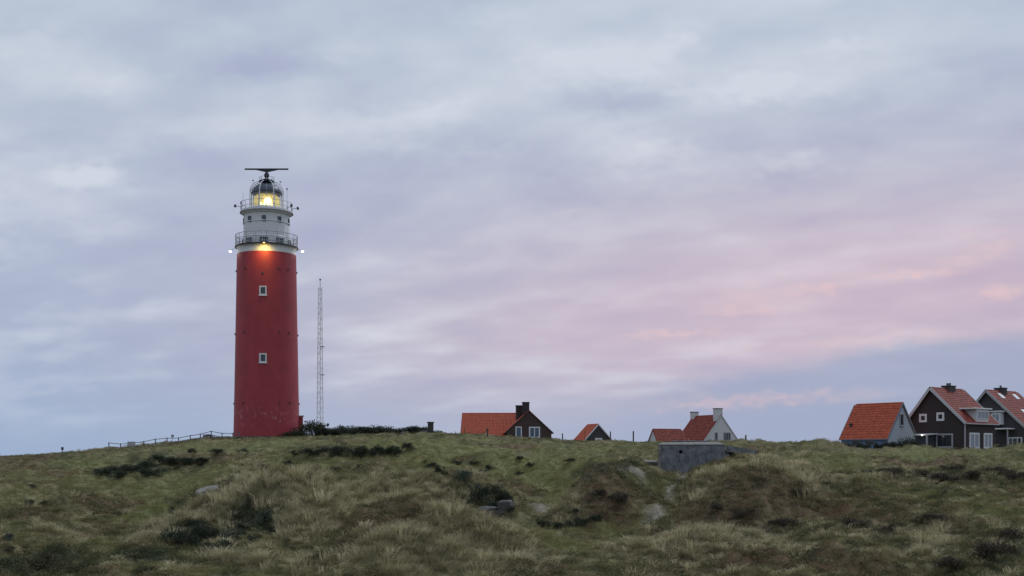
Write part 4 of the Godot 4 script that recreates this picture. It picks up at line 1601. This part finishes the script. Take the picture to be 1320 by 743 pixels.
func build_small_things():
	# two lumps of old masonry in the hollow
	for e in [[629, 672, 1.1, 0.85, 0.9, 0.3, 1], [652, 670, 0.7, 0.9, 0.7, -0.35, 0]]:
		var p := hit(e[0], e[1], 50.0)
		var o: MeshInstance3D
		if e[6] == 1:
			o = part("boulder", rock_mesh(Vector3(e[2], e[3], e[4]), 5), M.stone, self)
			tag(o, "rounded grey boulder leaning at the block in the dune hollow", "boulder")
		else:
			var s := st()
			box(s, Vector3.ZERO, Vector3(e[2], e[3], e[4]), Basis.IDENTITY, 0.09)
			o = part("concrete_block", done(s), M.stone, self)
			tag(o, "square grey concrete block beside the boulder in the hollow", "block")
		o.position = p + Vector3(0, e[3] * 0.25, -0.4)
		o.rotation = Vector3(0.06, e[5], 0.05)
	var hump := part("pale_stone", rock_mesh(Vector3(1.6, 0.7, 1.1), 9), M.concrete_pale, self)
	hump.position = hit(266, 639, 60.0) + Vector3(0, 0.12, -0.3)
	hump.rotation = Vector3(0.25, 0.3, 0.25)
	tag(hump, "pale weathered stone lying alone in the green slope below the lighthouse", "stone")
	# rubble by the bunker
	var k := 0
	for e in [[884, 604, 0.42], [901, 601, 0.34], [893, 606, 0.25]]:
		var p := hit(e[0], e[1] + 2.0, 60.0)
		var o := part("rubble_stone", rock_mesh(Vector3(e[2], e[2] * 0.55, e[2]), 21 + k), M.concrete_pale, self)
		o.position = p + Vector3(0, e[2] * 0.12, 0)
		tag(o, ["flat pale stone lying against the bunker front", "small pale stone at the bunker foot", "smallest pale stone before the bunker"][k], "stone", "stones at the bunker foot")
		k += 1
	# square brick pillar behind the scrub
	var d := 158.0
	var g := at(555.0, d)
	var t := thing("brick_pillar", "short dark square pillar standing at the end of the scrub", "pillar", g, 0.3)
	var H := height_of(544.5, d) - g.y
	var s := st()
	box(s, Vector3(0, H / 2 - 0.4, 0), Vector3(0.62, H + 0.7, 0.62))
	part("shaft", done(s), M.brick_grey, t)
	s = st()
	box(s, Vector3(0, H - 0.03, 0), Vector3(0.82, 0.13, 0.82), Basis.IDENTITY, 0.03)
	part("cap", done(s), M.dark, t)
	fence()
	# lone posts along the dune crest
	var posts := [[628.5, 552.5, 150.0, "thick leaning wooden post before the brick house", 0.20], [614.5, 556.5, 150.0, "thin wooden post before the long orange roof", 0.10], [586.5, 556.0, 165.0, "low wooden post between the pillar and the brick house", 0.13], [598.8, 553.0, 160.0, "thin wooden post at the end of the long orange roof", 0.1], [693.0, 566.0, 140.0, "short stake in the grass below the brick gable", 0.10], [725.5, 559.0, 165.0, "wooden post between the brick house and the small grey house", 0.17], [787.0, 556.5, 165.0, "wooden post standing beside the small grey gable", 0.17], [816.5, 556.0, 165.0, "wooden post on the crest between the small grey house and outbuilding", 0.2], [754.0, 555.0, 172.0, "thin post behind the small grey house roof", 0.08], [961.5, 561.0, 158.0, "wooden post on the crest beyond the white house gable", 0.2]]
	for e in posts:
		var p := at(e[0], e[2])
		var top := height_of(e[1], e[2])
		s = st()
		var lean := Vector3(rng.randf_range(-.06, .06), 0, rng.randf_range(-.05, .05))
		tube(s, [Vector3(0, -0.5, 0), Vector3(0, (top - p.y) * 0.5, 0) + lean * 0.5, Vector3(0, maxf(0.3, top - p.y), 0) + lean], e[4] * 0.5, e[4] * 0.46, 8)
		var o := part("fence_post", done(s), M.wood, self)
		o.position = p
		tag(o, e[3], "post", "posts along the dune crest")
	# a drooping rope between the posts before the long roof
	s = st()
	var p0 := at(628.5, 150.0)
	var p1 := at(614.5, 150.0)
	p0.y = height_of(553.5, 150.0)
	p1.y = height_of(561.0, 150.0)
	var pts := []
	for i in 9:
		var f := i / 8.0
		pts.append(p0.lerp(p1, f) - Vector3(0, 0.25 * sin(f * PI), 0))
	tube(s, pts, 0.045, 0.045, 5)
	tag(part("rope", done(s), M.wood, self), "dark rope sagging from the thick leaning post", "rope")
	# things on the skyline of the seaward slope
	t = thing("notice_board", "grey notice board on two legs by the path railing", "notice board", at(169.0, 149.0), 0.15)
	var bh := height_of(569.5, 149.0) - t.position.y
	s = st()
	box(s, Vector3(0, bh - 0.28, 0), Vector3(0.92, 0.55, 0.06), Basis.IDENTITY, 0.01)
	part("board", done(s), M.trim_grey, t)
	for e in [-0.32, 0.32]:
		s = st()
		bar(s, Vector3(e, -0.4, -0.07), Vector3(e, bh - 0.1, -0.07), 0.07, 0.07)
		part("leg", done(s), M.wood, t)
	t = thing("marker_sign", "small sign on a thin pole above the path railing", "sign", at(222.0, 151.0), 0.1)
	bh = height_of(560.5, 151.0) - t.position.y
	s = st()
	tube(s, [Vector3(0, -0.4, 0), Vector3(0, bh, 0)], 0.03, 0.03, 6)
	part("pole", done(s), M.steel, t)
	s = st()
	box(s, Vector3(0.02, bh - 0.18, 0.05), Vector3(0.34, 0.34, 0.03))
	part("plate", done(s), M.trim_grey, t)
	t = thing("path_marker", "short post with a small square head on the seaward slope", "marker", at(80.0, 149.0), 0.0)
	bh = height_of(578.5, 149.0) - t.position.y
	s = st()
	tube(s, [Vector3(0, -0.4, 0), Vector3(0, bh, 0)], 0.05, 0.05, 6)
	part("post", done(s), M.wood, t)
	s = st()
	box(s, Vector3(0, bh, 0.0), Vector3(0.3, 0.34, 0.1), Basis.IDENTITY, 0.02)
	part("head", done(s), M.wood, t)

func fence():
	var t := thing("path_railing", "long wooden post and rail fence along the path up to the lighthouse", "fence", at(140.0, 151.0))
	var o := t.position
	var way := [[140, 151, 578.0], [155, 151, 576.0], [170, 151, 574.5], [185, 151, 573.2], [200, 151.5, 572.0], [215, 152, 570.2], [230, 152.5, 568.5], [245, 153, 566.5], [258, 153.5, 564.8], [272, 154, 562.8], [286, 154.5, 561.2], [300, 155, 560.0], [308, 156, 559.5]]
	var tops := []
	for e in way:
		var p := at(e[0], e[1])
		p.y = maxf(height_of(e[2] - 1.5, e[1]), p.y + 0.7)
		tops.append(p - o)
		var s := st()
		bar(s, Vector3(p.x, ground(p.x, p.z) - 0.5, p.z) - o, p - o + Vector3(0, 0.04, 0), 0.1, 0.1)
		part("post", done(s), M.rail, t)
	for i in tops.size() - 1:
		for dy in [-0.06, -0.5]:
			var s := st()
			bar(s, tops[i] + Vector3(0, dy, 0.085), tops[i + 1] + Vector3(0, dy, 0.085), 0.05, 0.075)
			part("rail", done(s), M.rail, t)

# ---------------------------------------------------------------- shrubs
func leaf_mesh(count: int, seed_: int, size: float) -> ArrayMesh:
	# foliage of one shrub, about one metre in radius and one high: leaves on a few overlapping clumps
	var g := RandomNumberGenerator.new()
	g.seed = seed_
	var clumps := []
	for i in 14:
		var a := g.randf() * TAU
		var r := sqrt(g.randf()) * 0.72
		clumps.append([Vector3(cos(a) * r, g.randf_range(0.12, 0.72) * (1.0 - 0.45 * r), sin(a) * r), g.randf_range(0.20, 0.42)])
	var v := PackedVector3Array()
	var n := PackedVector3Array()
	var c := PackedColorArray()
	for i in count:
		var k: Array = clumps[g.randi() % clumps.size()]
		var dir := Vector3(g.randfn(0, 1), g.randfn(0, 1), g.randfn(0, 1)).normalized()
		var p: Vector3 = k[0] + dir * Vector3(1, .8, 1) * k[1] * pow(g.randf(), 0.4) * g.randf_range(0.85, 1.12)
		if p.y < 0.0:
			p.y = absf(p.y) * 0.5
		var d1 := (dir + Vector3(g.randfn(0, .7), g.randfn(.2, .7), g.randfn(0, .7))).normalized() * size * g.randf_range(.7, 1.4)
		var d2 := d1.cross(Vector3(g.randfn(0, 1), g.randfn(0, 1), g.randfn(0, 1))).normalized() * size * g.randf_range(.3, .55)
		var t := g.randf_range(.6, 1.4)
		var w := g.randf_range(-.1, .1)
		var nn := d1.cross(d2).normalized()
		if nn.dot(dir) < 0.0:
			nn = -nn
			d2 = -d2
		for z in [p - d1, p + d2, p + d1, p - d1, p + d1, p - d2]:
			v.append(z)
			n.append(nn)
			c.append(Color(t * (1 + w), t, t * (1 - w)))
	var arr := []
	arr.resize(Mesh.ARRAY_MAX)
	arr[Mesh.ARRAY_VERTEX] = v
	arr[Mesh.ARRAY_NORMAL] = n
	arr[Mesh.ARRAY_COLOR] = c
	var am := ArrayMesh.new()
	am.add_surface_from_arrays(Mesh.PRIMITIVE_TRIANGLES, arr)
	return am

func build_shrubs():
	var greens := {"dark": lin(0.042, 0.052, 0.034), "grey": lin(0.085, 0.105, 0.078), "olive": lin(0.085, 0.085, 0.042), "brown": lin(0.07, 0.055, 0.04)}
	var mats := {}
	for k in greens:
		var m := mat(greens[k], 0.8)
		m.vertex_color_use_as_albedo = true
		m.metallic_specular = 0.3
		m.backlight_enabled = true
		m.backlight = lin(0.15, 0.18, 0.1)
		mats[k] = m
	var shapes := []
	var stems := []
	for i in 5:
		shapes.append(leaf_mesh(2600, 100 + i, 0.042))
		var s := st()
		for k in 5:
			var a := TAU * k / 5.0 + i
			tube(s, [Vector3(cos(a) * 0.04, -0.2, sin(a) * 0.04), Vector3(cos(a) * 0.2, 0.3, sin(a) * 0.2), Vector3(cos(a) * 0.42, 0.62, sin(a) * 0.42)], 0.03, 0.01, 5)
		stems.append(done(s))
	# rows: [name, label, group, colour, [[px, py of the foot, distance or 0 to find it, half width px, height px], ...]]
	var rows := [
		["evergreen_shrub", "tall dark evergreen shrub at the foot of the lattice mast", "scrub beside the lighthouse", "dark", [[406, 566, 158, 30, 22], [384, 567, 156, 24, 12], [430, 566, 158, 24, 14], [443, 563, 160, 16, 15], [418, 566, 157, 24, 15]]],
		["scrub_bush", "dark low bush in the long scrub row between mast and brick pillar", "scrub beside the lighthouse", "dark", [[458, 564, 155, 24, 14], [475, 564, 155, 26, 15], [492, 563, 155, 26, 14], [510, 563, 155, 26, 13], [527, 563, 155, 26, 13], [543, 562, 155, 20, 12], [362, 567, 157, 16, 7], [562, 561, 160, 10, 6], [462, 567, 155, 12, 7]]],
		["creeping_willow", "dark green bush in the band across the slope below the lighthouse", "bushes across the slope below the lighthouse", "dark", [[400, 588, 0, 16, 9], [420, 588, 0, 18, 14], [438, 589, 0, 18, 17], [457, 590, 0, 18, 18], [475, 589, 0, 18, 16], [492, 588, 0, 18, 15], [508, 587, 0, 16, 13], [525, 584, 0, 9, 10], [381, 586, 0, 8, 7]]],
		["slope_bush", "dark bush in the cluster on the seaward grass slope", "bushes on the seaward slope", "dark", [[135, 612, 0, 20, 11], [152, 618, 0, 18, 10], [152, 611, 0, 24, 13], [170, 609, 0, 20, 12], [196, 615, 0, 20, 14], [190, 607, 0, 14, 10], [208, 600, 0, 22, 12], [228, 600, 0, 20, 11], [244, 600, 0, 14, 8], [262, 594, 0, 14, 6], [257, 603, 0, 6, 6], [226, 606, 0, 8, 5]]],
		["tuft_bush", "tiny dark bush in the grass just below the path railing", "small bushes below the railing", "dark", [[246, 585, 0, 8, 7], [280, 583, 0, 12, 6]]],
		["lone_bush", "small solitary dark bush on the open grass of the outer slope", "lone bushes on the outer slope", "dark", [[37, 650, 0, 9, 8], [41, 629, 0, 7, 6], [56, 655, 0, 6, 4]]],
		["rail_bush", "small round bush growing against the path railing", "bushes along the railing", "dark", [[267, 566, 154, 7, 6], [292, 566, 154, 7, 3]]],
		["pale_willow", "grey green bush with paler leaves on the grass slope", "pale bushes on the slopes", "grey", [[210, 610, 0, 14, 10], [313, 584, 0, 9, 8], [336, 680, 0, 20, 22], [300, 700, 0, 22, 20], [598, 628, 0, 16, 18], [614, 636, 0, 12, 14], [1120, 612, 0, 10, 8], [8, 702, 0, 12, 12]]],
		["hollow_bush", "dark bush in the hollow of the near dune below the lighthouse", "bushes of the near hollow", "dark", [[232, 705, 0, 26, 24], [260, 700, 0, 24, 26], [284, 712, 0, 24, 20], [218, 714, 0, 16, 12], [310, 690, 0, 18, 16], [250, 682, 0, 20, 16], [345, 690, 0, 14, 12], [325, 700, 0, 16, 14]]],
		["foreground_bush", "low dark green bush at the foot of the seaward slope", "bushes at the foot of the seaward slope", "olive", [[20, 735, 0, 30, 22], [62, 736, 0, 30, 26], [105, 740, 0, 26, 18], [190, 738, 0, 22, 12], [8, 715, 0, 14, 10]]],
		["crest_bush", "dark bush under the grassy crest above the stone block", "bushes under the middle crest", "dark", [[600, 655, 0, 20, 18], [618, 652, 0, 18, 24], [636, 648, 0, 20, 26], [652, 654, 0, 16, 22], [640, 660, 0, 18, 14], [660, 660, 0, 10, 10]]],
		["mid_bush", "small dark bush on the turf between the dune crests", "small bushes in the middle dunes", "dark", [[556, 606, 0, 9, 8], [588, 600, 0, 10, 7], [612, 601, 0, 9, 7], [632, 606, 0, 8, 8], [340, 604, 0, 10, 7], [372, 602, 0, 10, 7], [290, 628, 0, 10, 7], [432, 610, 0, 9, 6], [566, 614, 0, 10, 14], [576, 614, 0, 9, 13], [603, 611, 0, 7, 8], [622, 614, 0, 8, 9], [670, 600, 0, 6, 6], [683, 603, 0, 7, 6], [670, 613, 0, 7, 5], [547, 597, 0, 5, 4], [463, 603, 0, 9, 6], [408, 607, 0, 7, 10], [400, 613, 0, 9, 6], [735, 602, 0, 9, 6], [387, 612, 0, 7, 7]]],
		["bank_bush", "dark bush low on the heathy mound below the bunker", "bushes on the mound below the bunker", "dark", [[700, 682, 0, 12, 10], [718, 681, 0, 12, 11], [735, 680, 0, 14, 12], [752, 678, 0, 14, 12], [745, 665, 0, 14, 10], [770, 672, 0, 12, 10]]],
		["heath_bush", "brown heathy bush on the long slope below the houses", "brown bushes below the houses", "brown", [[1150, 612, 0, 22, 10], [1180, 616, 0, 24, 12], [1215, 620, 0, 26, 14], [1250, 618, 0, 24, 14], [1285, 614, 0, 24, 14], [1310, 622, 0, 20, 14], [1230, 606, 0, 22, 8], [1040, 640, 0, 20, 9]]],
		["mound_bush", "brown heathy bush at the foot of the mound beyond the path", "brown bushes at the foot of the mound", "brown", [[985, 690, 0, 24, 12], [1010, 680, 0, 22, 12], [960, 668, 0, 22, 12], [930, 660, 0, 18, 10], [1100, 680, 0, 24, 12], [1150, 690, 0, 26, 14], [1200, 672, 0, 24, 12]]],
		["near_bush", "broad dark heathy bush low in the near grass", "broad bushes in the near grass", "brown", [[1280, 720, 0, 34, 26], [1310, 700, 0, 26, 22], [1230, 735, 0, 30, 18]]],
		["brow_bush", "brown bush on the heathy face of the mound below the bunker", "brown bushes below the bunker", "brown", [[770, 642, 0, 18, 10], [800, 650, 0, 18, 12]]],
		["garden_hedge", "dark clipped shrub in the row along the cottage side", "garden shrubs round the cottage", "dark", [[1092, 579, 133, 10, 8], [1104, 579, 133, 10, 7], [1116, 579, 133, 11, 8], [1130, 579, 133, 11, 8], [1143, 579, 133, 11, 9], [1155, 579, 132, 11, 11]]],
		["garden_bush", "large dark rounded bush before the white cottage gable", "garden shrubs round the cottage", "dark", [[1166, 579, 132, 16, 15]]],
		["porch_bush", "smaller dark bush between the cottage and the lit porch", "garden shrubs round the cottage", "dark", [[1181, 579, 132, 12, 10]]],
	]
	var serial := 0
	for r in rows:
		for e in r[4]:
			var p: Vector3 = at(e[0], e[2]) if e[2] > 0 else hit(e[0], e[1])
			var d := -p.z
			if e[2] == 0:
				p = on_ground(p.x, p.z, 0.05)
			var k: int = (serial * 7) % 5
			serial += 1
			if e[2] > 0:
				e[4] = (height_of(e[1] - e[4], d) - p.y) * FOC / d / 0.85
			var t := thing(r[0], r[1], "bush", p, rng.randf() * TAU, r[2])
			var wide: float = e[3] / FOC * d * 1.12
			var tall: float = maxf(e[4] / FOC * d, 0.3) * 1.15
			t.scale = Vector3(wide, tall, wide * rng.randf_range(.85, 1.1))
			part("foliage", shapes[k], mats[r[3]], t)
			part("stem", stems[k], M.wood, t)
